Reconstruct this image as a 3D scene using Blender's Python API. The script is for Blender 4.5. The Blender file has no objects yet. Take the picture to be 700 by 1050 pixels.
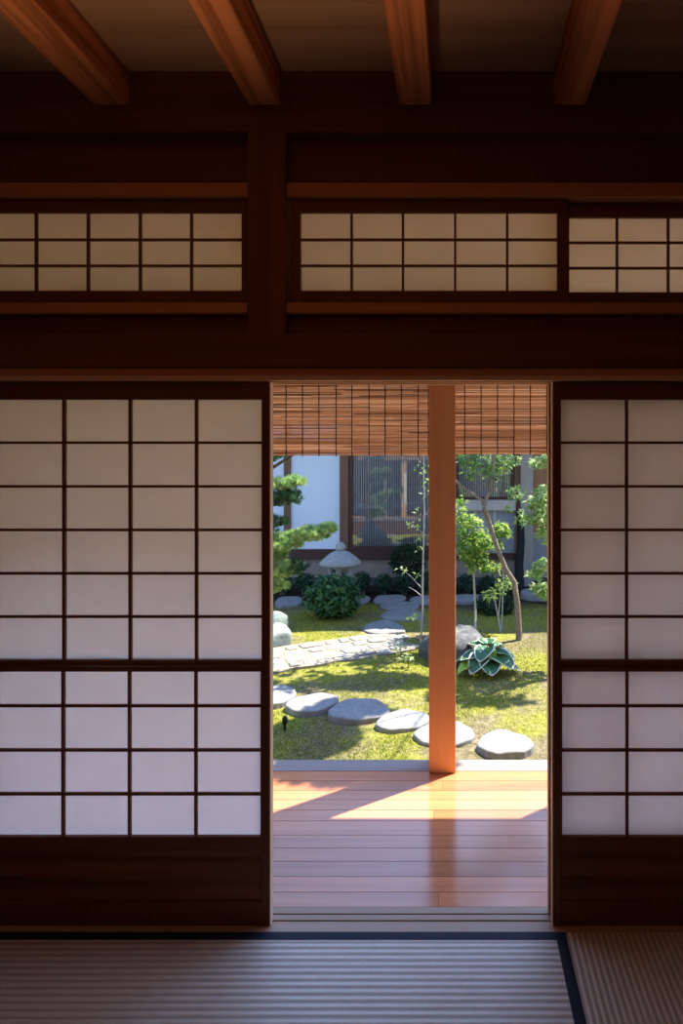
import bpy, math, random
import numpy as np
from mathutils import Vector

R = random.Random(7)
NR = np.random.default_rng(11)
F, CX, CY, H = 600.0, 467.0, 473.0, 1.51      # focal length in px (1050 px tall frame), vanishing point, eye height
GZ = -0.45                                    # garden ground level
sc = bpy.context.scene
col = sc.collection


def X(px, d): return (px - CX) * d / F
def Z(py, d): return H - (py - CY) * d / F
def dg(py): return F * (H - GZ) / (py - CY)   # distance of a ground point seen at row py
def G(px, py):
    d = dg(py)
    return X(px, d), d


# ------------------------------------------------------------------ materials
MATS = {}


def newmat(name):
    m = bpy.data.materials.new(name)
    m.use_nodes = True
    nt = m.node_tree
    nt.nodes.clear()
    out = nt.nodes.new('ShaderNodeOutputMaterial')
    MATS[name] = m
    return m, nt, out


def N(nt, t, **kw):
    n = nt.nodes.new(t)
    for k, v in kw.items():
        setattr(n, k, v)
    return n


def ramp(nt, stops, interp='LINEAR'):
    r = N(nt, 'ShaderNodeValToRGB')
    r.color_ramp.interpolation = interp
    e = r.color_ramp.elements
    while len(e) < len(stops):
        e.new(0.5)
    for q, (p, c) in zip(e, stops):
        q.position = p
        q.color = (*c, 1)
    return r


def wood(name, c1, c2, axis='X', scale=1.0, rough=0.5, spec=0.3, island=0.0, contrast=(0.3, 0.7), bump=0.08):
    m, nt, out = newmat(name)
    L = nt.links.new
    tc = N(nt, 'ShaderNodeTexCoord')
    mp = N(nt, 'ShaderNodeMapping')
    s = [22 * scale] * 3
    s['XYZ'.index(axis)] = 0.9 * scale
    mp.inputs['Scale'].default_value = s
    L(tc.outputs['Object'], mp.inputs['Vector'])
    geo = N(nt, 'ShaderNodeNewGeometry')
    vm = N(nt, 'ShaderNodeVectorMath', operation='ADD')
    sc_ = N(nt, 'ShaderNodeMath', operation='MULTIPLY')
    sc_.inputs[1].default_value = 37.0 if island else 0.0
    L(geo.outputs['Random Per Island'], sc_.inputs[0])
    L(mp.outputs[0], vm.inputs[0])
    L(sc_.outputs[0], vm.inputs[1])
    n1 = N(nt, 'ShaderNodeTexNoise')
    n1.inputs['Scale'].default_value = 1.0
    n1.inputs['Detail'].default_value = 6
    n1.inputs['Roughness'].default_value = 0.6
    n1.inputs['Distortion'].default_value = 0.6
    L(vm.outputs[0], n1.inputs['Vector'])
    rp = ramp(nt, [(contrast[0], c1), (contrast[1], c2)])
    L(n1.outputs['Fac'], rp.inputs[0])
    colr = rp.outputs[0]
    if island:
        hs = N(nt, 'ShaderNodeHueSaturation')
        mr = N(nt, 'ShaderNodeMapRange')
        mr.inputs['To Min'].default_value = 1 - island
        mr.inputs['To Max'].default_value = 1 + island
        L(geo.outputs['Random Per Island'], mr.inputs[0])
        L(mr.outputs[0], hs.inputs['Value'])
        L(colr, hs.inputs['Color'])
        colr = hs.outputs[0]
    b = N(nt, 'ShaderNodeBsdfPrincipled')
    b.inputs['Roughness'].default_value = rough
    b.inputs['Specular IOR Level'].default_value = spec
    L(colr, b.inputs['Base Color'])
    if bump:
        bp = N(nt, 'ShaderNodeBump')
        bp.inputs['Strength'].default_value = bump
        bp.inputs['Distance'].default_value = 0.01
        L(n1.outputs['Fac'], bp.inputs['Height'])
        L(bp.outputs[0], b.inputs['Normal'])
    L(b.outputs[0], out.inputs[0])
    return m


def noisy(name, stops, scale=8, rough=0.85, spec=0.2, bump=0.3, detail=8, dist=0.02, island=0.0):
    m, nt, out = newmat(name)
    L = nt.links.new
    tc = N(nt, 'ShaderNodeTexCoord')
    n1 = N(nt, 'ShaderNodeTexNoise')
    n1.inputs['Scale'].default_value = scale
    n1.inputs['Detail'].default_value = detail
    n1.inputs['Roughness'].default_value = 0.65
    L(tc.outputs['Object'], n1.inputs['Vector'])
    rp = ramp(nt, stops)
    L(n1.outputs['Fac'], rp.inputs[0])
    colr = rp.outputs[0]
    if island:
        geo = N(nt, 'ShaderNodeNewGeometry')
        hs = N(nt, 'ShaderNodeHueSaturation')
        mr = N(nt, 'ShaderNodeMapRange')
        mr.inputs['To Min'].default_value = 1 - island
        mr.inputs['To Max'].default_value = 1 + island
        L(geo.outputs['Random Per Island'], mr.inputs[0])
        L(mr.outputs[0], hs.inputs['Value'])
        L(colr, hs.inputs['Color'])
        colr = hs.outputs[0]
    b = N(nt, 'ShaderNodeBsdfPrincipled')
    b.inputs['Roughness'].default_value = rough
    b.inputs['Specular IOR Level'].default_value = spec
    L(colr, b.inputs['Base Color'])
    if bump:
        bp = N(nt, 'ShaderNodeBump')
        bp.inputs['Strength'].default_value = bump
        bp.inputs['Distance'].default_value = dist
        L(n1.outputs['Fac'], bp.inputs['Height'])
        L(bp.outputs[0], b.inputs['Normal'])
    L(b.outputs[0], out.inputs[0])
    return m


def leafmat(name, stops, trans=0.45, rough=0.45, spec=0.3):
    """leaf: random colour per leaf island, diffuse + translucent"""
    m, nt, out = newmat(name)
    L = nt.links.new
    geo = N(nt, 'ShaderNodeNewGeometry')
    rp = ramp(nt, stops)
    L(geo.outputs['Random Per Island'], rp.inputs[0])
    b = N(nt, 'ShaderNodeBsdfPrincipled')
    b.inputs['Roughness'].default_value = rough
    b.inputs['Specular IOR Level'].default_value = spec
    L(rp.outputs[0], b.inputs['Base Color'])
    t = N(nt, 'ShaderNodeBsdfTranslucent')
    L(rp.outputs[0], t.inputs['Color'])
    mx = N(nt, 'ShaderNodeMixShader')
    mx.inputs[0].default_value = trans
    L(b.outputs[0], mx.inputs[1])
    L(t.outputs[0], mx.inputs[2])
    L(mx.outputs[0], out.inputs[0])
    return m


def papermat(name, c, trans=0.6):
    m, nt, out = newmat(name)
    L = nt.links.new
    tc = N(nt, 'ShaderNodeTexCoord')
    n1 = N(nt, 'ShaderNodeTexNoise')
    n1.inputs['Scale'].default_value = 9
    n1.inputs['Detail'].default_value = 9
    n1.inputs['Roughness'].default_value = 0.7
    L(tc.outputs['Object'], n1.inputs['Vector'])
    rp = ramp(nt, [(0.3, tuple(x * 0.95 for x in c)), (0.7, c)])
    L(n1.outputs['Fac'], rp.inputs[0])
    d = N(nt, 'ShaderNodeBsdfDiffuse')
    t = N(nt, 'ShaderNodeBsdfTranslucent')
    mx = N(nt, 'ShaderNodeMixShader')
    mx.inputs[0].default_value = trans
    L(rp.outputs[0], d.inputs[0])
    L(rp.outputs[0], t.inputs[0])
    L(d.outputs[0], mx.inputs[1])
    L(t.outputs[0], mx.inputs[2])
    L(mx.outputs[0], out.inputs[0])
    return m


def tatamimat(name, axis, pitch=0.0225):
    """woven rush: ribs 15 mm apart running along `axis`"""
    m, nt, out = newmat(name)
    L = nt.links.new
    tc = N(nt, 'ShaderNodeTexCoord')
    sp = N(nt, 'ShaderNodeSeparateXYZ')
    L(tc.outputs['Object'], sp.inputs[0])
    a = 'Y' if axis == 'X' else 'X'
    mu = N(nt, 'ShaderNodeMath', operation='MULTIPLY')
    mu.inputs[1].default_value = 2 * math.pi / pitch
    L(sp.outputs[a], mu.inputs[0])
    sn = N(nt, 'ShaderNodeMath', operation='SINE')
    L(mu.outputs[0], sn.inputs[0])
    h = N(nt, 'ShaderNodeMapRange')
    h.inputs['From Min'].default_value = -1
    h.inputs['From Max'].default_value = 1
    L(sn.outputs[0], h.inputs[0])
    n1 = N(nt, 'ShaderNodeTexNoise')
    n1.inputs['Scale'].default_value = 1
    n1.inputs['Detail'].default_value = 6
    mp = N(nt, 'ShaderNodeMapping')
    s = [60, 60, 60]
    s['XYZ'.index(a)] = 260
    mp.inputs['Scale'].default_value = s
    L(tc.outputs['Object'], mp.inputs[0])
    L(mp.outputs[0], n1.inputs['Vector'])
    rp = ramp(nt, [(0.0, (0.44, 0.42, 0.37)), (0.35, (0.63, 0.615, 0.55)), (1.0, (0.71, 0.70, 0.635))])
    L(h.outputs[0], rp.inputs[0])
    hs = N(nt, 'ShaderNodeHueSaturation')
    mr = N(nt, 'ShaderNodeMapRange')
    mr.inputs['To Min'].default_value = 0.8
    mr.inputs['To Max'].default_value = 1.2
    L(n1.outputs['Fac'], mr.inputs[0])
    L(mr.outputs[0], hs.inputs['Value'])
    L(rp.outputs[0], hs.inputs['Color'])
    b = N(nt, 'ShaderNodeBsdfPrincipled')
    b.inputs['Roughness'].default_value = 0.42
    b.inputs['Specular IOR Level'].default_value = 0.5
    L(hs.outputs[0], b.inputs['Base Color'])
    bp = N(nt, 'ShaderNodeBump')
    bp.inputs['Strength'].default_value = 0.6
    bp.inputs['Distance'].default_value = 0.003
    L(h.outputs[0], bp.inputs['Height'])
    L(bp.outputs[0], b.inputs['Normal'])
    L(b.outputs[0], out.inputs[0])
    return m


def plain(name, c, rough=0.7, spec=0.3):
    m, nt, out = newmat(name)
    n1 = N(nt, 'ShaderNodeTexNoise')
    n1.inputs['Scale'].default_value = 30
    n1.inputs['Detail'].default_value = 4
    tc = N(nt, 'ShaderNodeTexCoord')
    nt.links.new(tc.outputs['Object'], n1.inputs['Vector'])
    rp = ramp(nt, [(0.3, tuple(x * 0.88 for x in c)), (0.7, tuple(min(1, x * 1.08) for x in c))])
    nt.links.new(n1.outputs['Fac'], rp.inputs[0])
    b = N(nt, 'ShaderNodeBsdfPrincipled')
    b.inputs['Roughness'].default_value = rough
    b.inputs['Specular IOR Level'].default_value = spec
    nt.links.new(rp.outputs[0], b.inputs['Base Color'])
    nt.links.new(b.outputs[0], out.inputs[0])
    return m


def glassmat(name, tint=(0.9, 0.95, 1.0), refl=1.0):
    m, nt, out = newmat(name)
    L = nt.links.new
    t = N(nt, 'ShaderNodeBsdfTransparent')
    t.inputs[0].default_value = (*tint, 1)
    g = N(nt, 'ShaderNodeBsdfGlossy')
    g.inputs['Roughness'].default_value = 0.02
    g.inputs[0].default_value = (1, 1, 1, 1)
    fr = N(nt, 'ShaderNodeFresnel')
    fr.inputs[0].default_value = 1.75
    mu = N(nt, 'ShaderNodeMath', operation='MULTIPLY')
    mu.use_clamp = True
    mu.inputs[1].default_value = refl
    L(fr.outputs[0], mu.inputs[0])
    mx = N(nt, 'ShaderNodeMixShader')
    L(mu.outputs[0], mx.inputs[0])
    L(t.outputs[0], mx.inputs[1])
    L(g.outputs[0], mx.inputs[2])
    L(mx.outputs[0], out.inputs[0])
    return m


def groundmat():
    m, nt, out = newmat('moss_ground')
    L = nt.links.new
    tc = N(nt, 'ShaderNodeTexCoord')

    def noise(s, det=6, ro=0.6):
        n = N(nt, 'ShaderNodeTexNoise')
        n.inputs['Scale'].default_value = s
        n.inputs['Detail'].default_value = det
        n.inputs['Roughness'].default_value = ro
        L(tc.outputs['Object'], n.inputs['Vector'])
        return n
    fine = noise(26, 8, 0.75)
    big = noise(1.7, 5)
    moss = ramp(nt, [(0.28, (0.07, 0.10, 0.012)), (0.5, (0.27, 0.27, 0.05)), (0.72, (0.46, 0.42, 0.14))])
    L(fine.outputs['Fac'], moss.inputs[0])
    soil = ramp(nt, [(0.3, (0.085, 0.062, 0.04)), (0.55, (0.24, 0.195, 0.135)), (0.75, (0.44, 0.395, 0.29))])
    L(fine.outputs['Fac'], soil.inputs[0])
    msk = ramp(nt, [(0.45, (0, 0, 0)), (0.60, (0.85, 0.85, 0.85))])
    sep = N(nt, 'ShaderNodeSeparateXYZ')
    L(tc.outputs['Object'], sep.inputs[0])
    gx = N(nt, 'ShaderNodeMapRange')
    gx.inputs['From Min'].default_value = -0.35
    gx.inputs['From Max'].default_value = 0.35
    L(sep.outputs['X'], gx.inputs[0])
    gy = N(nt, 'ShaderNodeMapRange')
    gy.inputs['From Min'].default_value = 4.35
    gy.inputs['From Max'].default_value = 3.85
    L(sep.outputs['Y'], gy.inputs[0])
    gg = N(nt, 'ShaderNodeMath', operation='MULTIPLY')
    L(gx.outputs[0], gg.inputs[0])
    L(gy.outputs[0], gg.inputs[1])
    ga = N(nt, 'ShaderNodeMath', operation='MULTIPLY_ADD')
    ga.inputs[1].default_value = 0.22
    L(gg.outputs[0], ga.inputs[0])
    L(big.outputs['Fac'], ga.inputs[2])
    L(ga.outputs[0], msk.inputs[0])
    mx = N(nt, 'ShaderNodeMix', data_type='RGBA')
    L(msk.outputs[0], mx.inputs['Factor'])
    L(moss.outputs[0], mx.inputs['A'])
    L(soil.outputs[0], mx.inputs['B'])
    b = N(nt, 'ShaderNodeBsdfPrincipled')
    b.inputs['Roughness'].default_value = 1.0
    b.inputs['Specular IOR Level'].default_value = 0.0
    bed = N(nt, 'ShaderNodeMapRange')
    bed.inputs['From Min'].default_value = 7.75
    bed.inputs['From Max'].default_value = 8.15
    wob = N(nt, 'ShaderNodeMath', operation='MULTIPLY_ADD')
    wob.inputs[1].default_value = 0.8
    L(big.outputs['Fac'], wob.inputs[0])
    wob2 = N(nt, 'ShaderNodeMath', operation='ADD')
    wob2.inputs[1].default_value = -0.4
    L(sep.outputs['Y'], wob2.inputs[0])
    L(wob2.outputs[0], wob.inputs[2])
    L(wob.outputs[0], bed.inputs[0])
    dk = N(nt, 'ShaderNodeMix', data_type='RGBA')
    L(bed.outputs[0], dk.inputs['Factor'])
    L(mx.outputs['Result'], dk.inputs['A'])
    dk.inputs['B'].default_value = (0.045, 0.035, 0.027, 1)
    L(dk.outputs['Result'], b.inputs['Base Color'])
    bp = N(nt, 'ShaderNodeBump')
    bp.inputs['Strength'].default_value = 0.8
    bp.inputs['Distance'].default_value = 0.03
    L(fine.outputs['Fac'], bp.inputs['Height'])
    L(bp.outputs[0], b.inputs['Normal'])
    L(b.outputs[0], out.inputs[0])
    return m


DW1, DW2 = (0.14, 0.055, 0.028), (0.235, 0.098, 0.052)
dark_x = wood('dark_wood_x', DW1, DW2, 'X', 1.0, 0.5, 0.25)
dark_z = wood('dark_wood_z', DW1, DW2, 'Z', 1.0, 0.5, 0.25)
kick_w = wood('kick_board_wood', (0.115, 0.043, 0.021), (0.30, 0.125, 0.064), 'X', 0.55, 0.5, 0.25, contrast=(0.36, 0.62))
rail_x = wood('rail_wood', (0.52, 0.235, 0.12), (0.68, 0.33, 0.175), 'X', 1.0, 0.55, 0.2)
panel_x = wood('upper_panel_wood', (0.14, 0.06, 0.03), (0.21, 0.09, 0.047), 'X', 0.5, 0.6, 0.2)
beam_y = wood('beam_wood', (0.44, 0.145, 0.055), (0.86, 0.35, 0.15), 'Y', 1.1, 0.5, 0.25, contrast=(0.36, 0.56))
ceil_x = wood('ceiling_wood', (0.42, 0.26, 0.155), (0.60, 0.39, 0.245), 'X', 0.5, 0.65, 0.15, island=0.22)
floor_w = wood('veranda_board_wood', (0.44, 0.165, 0.075), (0.64, 0.265, 0.115), 'X', 0.6, 0.16, 0.5, island=0.24, bump=0.02)
pale_w = wood('pale_sill_wood', (0.40, 0.30, 0.22), (0.50, 0.385, 0.285), 'X', 0.6, 0.45, 0.3, bump=0.03)
edge_w = wood('pale_edge_wood', (0.27, 0.225, 0.20), (0.34, 0.295, 0.265), 'X', 0.6, 0.6, 0.2)
lit_edge_w = wood('lit_strip_wood', (0.74, 0.52, 0.35), (0.84, 0.62, 0.44), 'Z', 0.7, 0.5, 0.25, bump=0.02)  # screen edges: same wood, outside light painted in as a paler colour
lit_bead_x = wood('lit_bead_wood', (0.74, 0.52, 0.35), (0.84, 0.62, 0.44), 'X', 0.7, 0.5, 0.25, bump=0.02)  # track beads: light on the underside put into a paler wood colour
post_w = wood('post_wood', (0.88, 0.44, 0.20), (0.93, 0.52, 0.26), 'Z', 0.7, 0.5, 0.25, bump=0.02)
eave_w = wood('eave_wood', (0.68, 0.42, 0.25), (0.80, 0.52, 0.34), 'X', 0.6, 0.65, 0.2)
paper = papermat('shoji_paper', (0.925, 0.90, 0.885), 0.84)
tat_x = tatamimat('tatami_rush_x', 'X')
tat_y = tatamimat('tatami_rush_y', 'Y', 0.019)
border_m = plain('tatami_border_cloth', (0.012, 0.02, 0.05), 0.7, 0.3)
wall_m = noisy('earthen_plaster', [(0.3, (0.17, 0.12, 0.08)), (0.7, (0.22, 0.155, 0.105))], 14, 0.9, 0.1, 0.15)
reed_m = leafmat('blind_reed', [(0.0, (0.25, 0.13, 0.07)), (0.14, (0.62, 0.40, 0.25)), (0.7, (0.78, 0.54, 0.36)), (1.0, (0.92, 0.72, 0.52))], 0.55, 0.6, 0.2)
cord_m = plain('blind_cord', (0.035, 0.02, 0.012), 0.9, 0.1)
stone_m = noisy('granite_stone', [(0.3, (0.21, 0.207, 0.2)), (0.5, (0.285, 0.282, 0.275)), (0.72, (0.345, 0.342, 0.33))], 16, 0.85, 0.2, 0.4, dist=0.012)
rock_m = noisy('boulder_rock', [(0.3, (0.055, 0.054, 0.053)), (0.5, (0.12, 0.122, 0.125)), (0.72, (0.25, 0.25, 0.245))], 9, 0.85, 0.2, 0.6, dist=0.03)
pale_rock_m = noisy('lichen_rock', [(0.3, (0.22, 0.27, 0.24)), (0.55, (0.36, 0.42, 0.38)), (0.75, (0.45, 0.5, 0.46))], 9, 0.85, 0.2, 0.5, dist=0.03)
lantern_m = noisy('lantern_stone', [(0.3, (0.26, 0.275, 0.27)), (0.55, (0.36, 0.375, 0.37)), (0.75, (0.44, 0.45, 0.445))], 22, 0.9, 0.15, 0.4, dist=0.01)
pave_m = noisy('path_stone', [(0.3, (0.24, 0.23, 0.205)), (0.5, (0.33, 0.315, 0.285)), (0.72, (0.41, 0.395, 0.36))], 18, 0.9, 0.15, 0.4, dist=0.012, island=0.2)
sand_m = noisy('path_sand', [(0.3, (0.22, 0.195, 0.155)), (0.7, (0.36, 0.325, 0.265))], 40, 0.95, 0.05, 0.4)
bark_m = noisy('pale_bark', [(0.3, (0.15, 0.12, 0.095)), (0.6, (0.27, 0.22, 0.175)), (0.75, (0.38, 0.32, 0.26))], 30, 0.9, 0.1, 0.5)
white_bark = noisy('white_bark', [(0.3, (0.30, 0.30, 0.29)), (0.7, (0.48, 0.48, 0.46))], 40, 0.85, 0.15, 0.3)
pine_bark = noisy('pine_bark', [(0.3, (0.07, 0.05, 0.038)), (0.7, (0.2, 0.15, 0.12))], 30, 0.95, 0.1, 0.7)
near_black_m = noisy('near_black_wood', [(0.3, (0.012, 0.012, 0.014)), (0.7, (0.04, 0.04, 0.042))], 30, 0.9, 0.1, 0.6)  # near-black tone of the post before the pillar
black_m = plain('black_iron', (0.012, 0.013, 0.014), 0.5, 0.4)
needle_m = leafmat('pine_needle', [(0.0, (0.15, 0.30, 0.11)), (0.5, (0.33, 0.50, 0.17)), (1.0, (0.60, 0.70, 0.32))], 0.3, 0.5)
needle_shade = leafmat('shaded_pine_needle', [(0.0, (0.03, 0.085, 0.045)), (1.0, (0.08, 0.18, 0.085))], 0.25, 0.5)  # pads in shade: the shading is put into a darker needle colour
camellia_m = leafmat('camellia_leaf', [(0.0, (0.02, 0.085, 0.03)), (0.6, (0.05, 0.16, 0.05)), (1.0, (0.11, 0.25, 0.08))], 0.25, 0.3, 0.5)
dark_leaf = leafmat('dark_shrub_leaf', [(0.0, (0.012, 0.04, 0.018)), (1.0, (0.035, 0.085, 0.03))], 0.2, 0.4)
blue_leaf = leafmat('edging_leaf', [(0.0, (0.025, 0.07, 0.045)), (1.0, (0.06, 0.13, 0.07))], 0.25, 0.45)
maple_m = leafmat('maple_leaf', [(0.0, (0.06, 0.15, 0.06)), (0.55, (0.13, 0.25, 0.08)), (1.0, (0.32, 0.42, 0.10))], 0.4)
crown_m = leafmat('crown_leaf', [(0.0, (0.05, 0.12, 0.04)), (1.0, (0.15, 0.26, 0.07))], 0.18)
lime_m = leafmat('young_leaf', [(0.0, (0.09, 0.23, 0.045)), (0.5, (0.25, 0.43, 0.08)), (1.0, (0.66, 0.70, 0.22))], 0.5)
pale_leaf = leafmat('pale_leaf', [(0.0, (0.18, 0.34, 0.09)), (0.6, (0.34, 0.48, 0.16)), (1.0, (0.62, 0.70, 0.38))], 0.45)
hosta_g = plain('hosta_green', (0.045, 0.15, 0.06), 0.35, 0.5)
hosta_w = plain('hosta_cream', (0.72, 0.76, 0.58), 0.35, 0.5)
hosta_l = plain('hosta_lime', (0.36, 0.52, 0.06), 0.35, 0.5)
blade_m = leafmat('moss_blade', [(0.0, (0.08, 0.15, 0.012)), (0.5, (0.29, 0.335, 0.042)), (1.0, (0.60, 0.56, 0.15))], 0.3, 1.0, 0.0)
soil_m = noisy('dark_soil', [(0.3, (0.03, 0.022, 0.016)), (0.7, (0.08, 0.06, 0.045))], 30, 0.95, 0.1, 0.6)
frame_b = wood('house_frame_wood', (0.13, 0.072, 0.05), (0.22, 0.13, 0.09), 'Z', 0.7, 0.55, 0.2)
sill_b = wood('house_sill_wood', (0.06, 0.032, 0.026), (0.10, 0.055, 0.045), 'X', 0.7, 0.55, 0.2)
plaster_b = noisy('house_plaster', [(0.3, (0.27, 0.225, 0.185)), (0.7, (0.33, 0.28, 0.23))], 10, 0.9, 0.1, 0.1)
concrete = noisy('house_foundation', [(0.3, (0.07, 0.07, 0.07)), (0.7, (0.12, 0.12, 0.115))], 16, 0.9, 0.1, 0.2)
pillar_b = noisy('pale_pillar', [(0.3, (0.27, 0.27, 0.25)), (0.7, (0.33, 0.33, 0.31))], 12, 0.85, 0.1, 0.1)
brown_b = wood('brown_boarding', (0.22, 0.12, 0.075), (0.33, 0.185, 0.115), 'Z', 0.6, 0.6, 0.2)
greyblue = plain('grey_blue_panel', (0.27, 0.31, 0.37), 0.5, 0.3)
ledge_m = noisy('grey_ledge', [(0.3, (0.38, 0.36, 0.35)), (0.7, (0.5, 0.48, 0.46))], 10, 0.8, 0.2, 0.1)
sky_white_b = noisy('sky_tinted_white', [(0.3, (0.62, 0.77, 0.98)), (0.7, (0.65, 0.80, 1.0))], 1.2, 0.2, 0.6, 0, 2)  # reflected blue of the sky put into the white panel colour
slat_m = plain('grey_screen_bar', (0.84, 0.83, 0.82), 0.5, 0.3)
inside_m = plain('dim_curtain', (0.26, 0.28, 0.31), 0.8, 0.1)
handle_b = plain('pale_wood_pull', (0.78, 0.66, 0.50), 0.5, 0.3)
roof_m = noisy('roof_tile', [(0.3, (0.06, 0.065, 0.07)), (0.7, (0.12, 0.125, 0.13))], 8, 0.5, 0.4, 0.2)
glass_m = glassmat('house_glass')
moss_m = groundmat()


# ------------------------------------------------------------------ mesh helpers (world coordinates in, one object out)
class MB:
    def __init__(s):
        s.v, s.f, s.mi = [], [], []

    def add(s, vs, fs, mi=0):
        b = len(s.v)
        s.v.extend(tuple(map(float, p)) for p in vs)
        s.f.extend(tuple(b + int(i) for i in f) for f in fs)
        s.mi.extend([mi] * len(fs))
        return s

    def box(s, x0, x1, y0, y1, z0, z1, mi=0):
        return s.add([(x0, y0, z0), (x1, y0, z0), (x1, y1, z0), (x0, y1, z0), (x0, y0, z1), (x1, y0, z1), (x1, y1, z1), (x0, y1, z1)],
                     [(0, 3, 2, 1), (4, 5, 6, 7), (0, 1, 5, 4), (1, 2, 6, 5), (2, 3, 7, 6), (3, 0, 4, 7)], mi)

    def lathe(s, cx, cy, prof, n=24, squash=1.0, poly=None, mi=0):
        """prof: (radius, z) bottom to top"""
        k = n if poly is None else poly
        vs, fs = [], []
        for r, z in prof:
            for i in range(k):
                a = 2 * math.pi * (i + 0.5) / k
                vs.append((cx + r * math.cos(a), cy + r * math.sin(a) * squash, z))
        for j in range(len(prof) - 1):
            for i in range(k):
                i2 = (i + 1) % k
                fs.append((j * k + i, j * k + i2, (j + 1) * k + i2, (j + 1) * k + i))
        fs.append(tuple(range(k - 1, -1, -1)))
        fs.append(tuple((len(prof) - 1) * k + i for i in range(k)))
        return s.add(vs, fs, mi)

    def tube(s, pts, rads, n=8, mi=0):
        pts = [Vector(p) for p in pts]
        vs, fs = [], []
        for i, p in enumerate(pts):
            t = (pts[min(i + 1, len(pts) - 1)] - pts[max(i - 1, 0)]).normalized()
            a = t.cross(Vector((0, 1, 0.13))).normalized()
            b = t.cross(a)
            for k in range(n):
                th = 2 * math.pi * k / n
                vs.append(p + (a * math.cos(th) + b * math.sin(th)) * rads[i])
        for j in range(len(pts) - 1):
            for k in range(n):
                k2 = (k + 1) % n
                fs.append((j * n + k, j * n + k2, (j + 1) * n + k2, (j + 1) * n + k))
        fs.append(tuple(range(n)))
        fs.append(tuple((len(pts) - 1) * n + k for k in range(n - 1, -1, -1)))
        return s.add(vs, fs, mi)


def link(name, mb, mats, parent=None, smooth=False, bevel=0.0, origin=None):
    """one mesh object; vertices given in world space, stored relative to the thing's base"""
    base = Vector((0, 0, 0))
    if parent is not None:
        q = parent
        while q is not None:
            base += q.location
            q = q.parent
    elif origin is not None:
        base = Vector(origin)
    me = bpy.data.meshes.new(name)
    v = np.asarray(mb.v, dtype=float) - np.array(base)
    me.from_pydata(v.tolist(), [], mb.f)
    if not isinstance(mats, (list, tuple)):
        mats = [mats]
    for m in mats:
        me.materials.append(m)
    if len(mats) > 1:
        me.polygons.foreach_set('material_index', mb.mi)
    if smooth:
        me.polygons.foreach_set('use_smooth', [True] * len(me.polygons))
    me.update()
    o = bpy.data.objects.new(name, me)
    col.objects.link(o)
    if parent is not None:
        o.parent = parent
    elif origin is not None:
        o.location = base
    if bevel:
        b = o.modifiers.new('edge', 'BEVEL')
        b.width = bevel
        b.segments = 2
        b.limit_method = 'ANGLE'
    return o


def tag(o, label, cat, group=None, kind=None):
    o['label'] = label
    o['category'] = cat
    if group:
        o['group'] = group
    if kind:
        o['kind'] = kind
    return o


def thing(name, loc, label, cat, group=None, kind=None):
    o = bpy.data.objects.new(name, None)
    o.empty_display_size = 0.1
    col.objects.link(o)
    o.location = loc
    return tag(o, label, cat, group, kind)


def struct(name, mb, m, label=None, cat=None, bevel=0.0, smooth=False):
    o = link(name, mb, m, bevel=bevel, smooth=smooth)
    o['kind'] = 'structure'
    if label:
        o['label'] = label
        o['category'] = cat
    return o


# ------------------------------------------------------------------ the room
D0 = 1.90                                    # front plane of the sliding screens
XL, XR, YB, CZ = -1.75, 1.45, -2.3, 2.761
S0 = F / D0


def zr(py): return H - (py - CY) / S0        # heights on the screen plane
def xr(px): return (px - CX) / S0


# floor slabs around the two visible mats
fb = MB()
fb.box(XL, XR, YB, 1.876, -0.16, -0.055)
fb.box(XL, 0.315, YB, 0.90, -0.055, 0)
fb.box(0.315, XR, YB, -0.05, -0.055, 0)
fb.box(1.275, XR, -0.05, 1.876, -0.055, 0)
struct('floor', fb, tat_x, 'rush matting floor of the room in front of the sliding screens', 'floor')
struct('ceiling', MB(), ceil_x) if False else None
cb = MB()
y = YB
while y < D0 + 0.1:
    w = 0.30
    cb.box(XL - 0.05, XR + 0.05, y + 0.0015, min(y + w, 2.0), CZ, CZ + 0.03)
    y += w
struct('ceiling', cb, ceil_x, 'brown board ceiling with grain running across', 'ceiling')
struct('wall_left', MB().box(XL - 0.08, XL, YB, 1.87, -0.1, CZ), wall_m, 'plaster wall at the left of the room', 'wall')
struct('wall_right', MB().box(XR, XR + 0.08, YB, 1.87, -0.1, CZ), wall_m, 'plaster wall at the right of the room', 'wall')
struct('wall_back', MB().box(XL - 0.08, XR + 0.08, YB - 0.08, YB, -0.1, CZ), wall_m, 'plaster wall behind the viewer', 'wall')

# tatami mats
t1 = thing('tatami_mat', (-0.64, 1.39, -0.055), 'rush tatami mat with ribs running across and black border along the sill', 'tatami mat', 'tatami mats on the floor')
link('mat_body', MB().box(-1.60, 0.3185, 0.93, 1.846, -0.055, 0), tat_x, t1)
o = link('border', MB().box(-1.60, 0.3185, 1.847, 1.876, -0.055, 0.0015), border_m, t1, bevel=0.001)
link('border', MB().box(-1.60, 0.3185, 0.901, 0.929, -0.055, 0.0015), border_m, t1, bevel=0.001)
t2 = thing('tatami_mat', (0.80, 0.9, -0.055), 'rush tatami mat with ribs running away toward the right sliding screen', 'tatami mat', 'tatami mats on the floor')
link('mat_body', MB().box(0.352, 1.243, -0.045, 1.876, -0.055, 0), tat_y, t2)
link('border', MB().box(0.3195, 0.351, -0.045, 1.876, -0.055, 0.0015), border_m, t2, bevel=0.001)
link('border', MB().box(1.244, 1.273, -0.045, 1.876, -0.055, 0.0015), border_m, t2, bevel=0.001)

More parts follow.
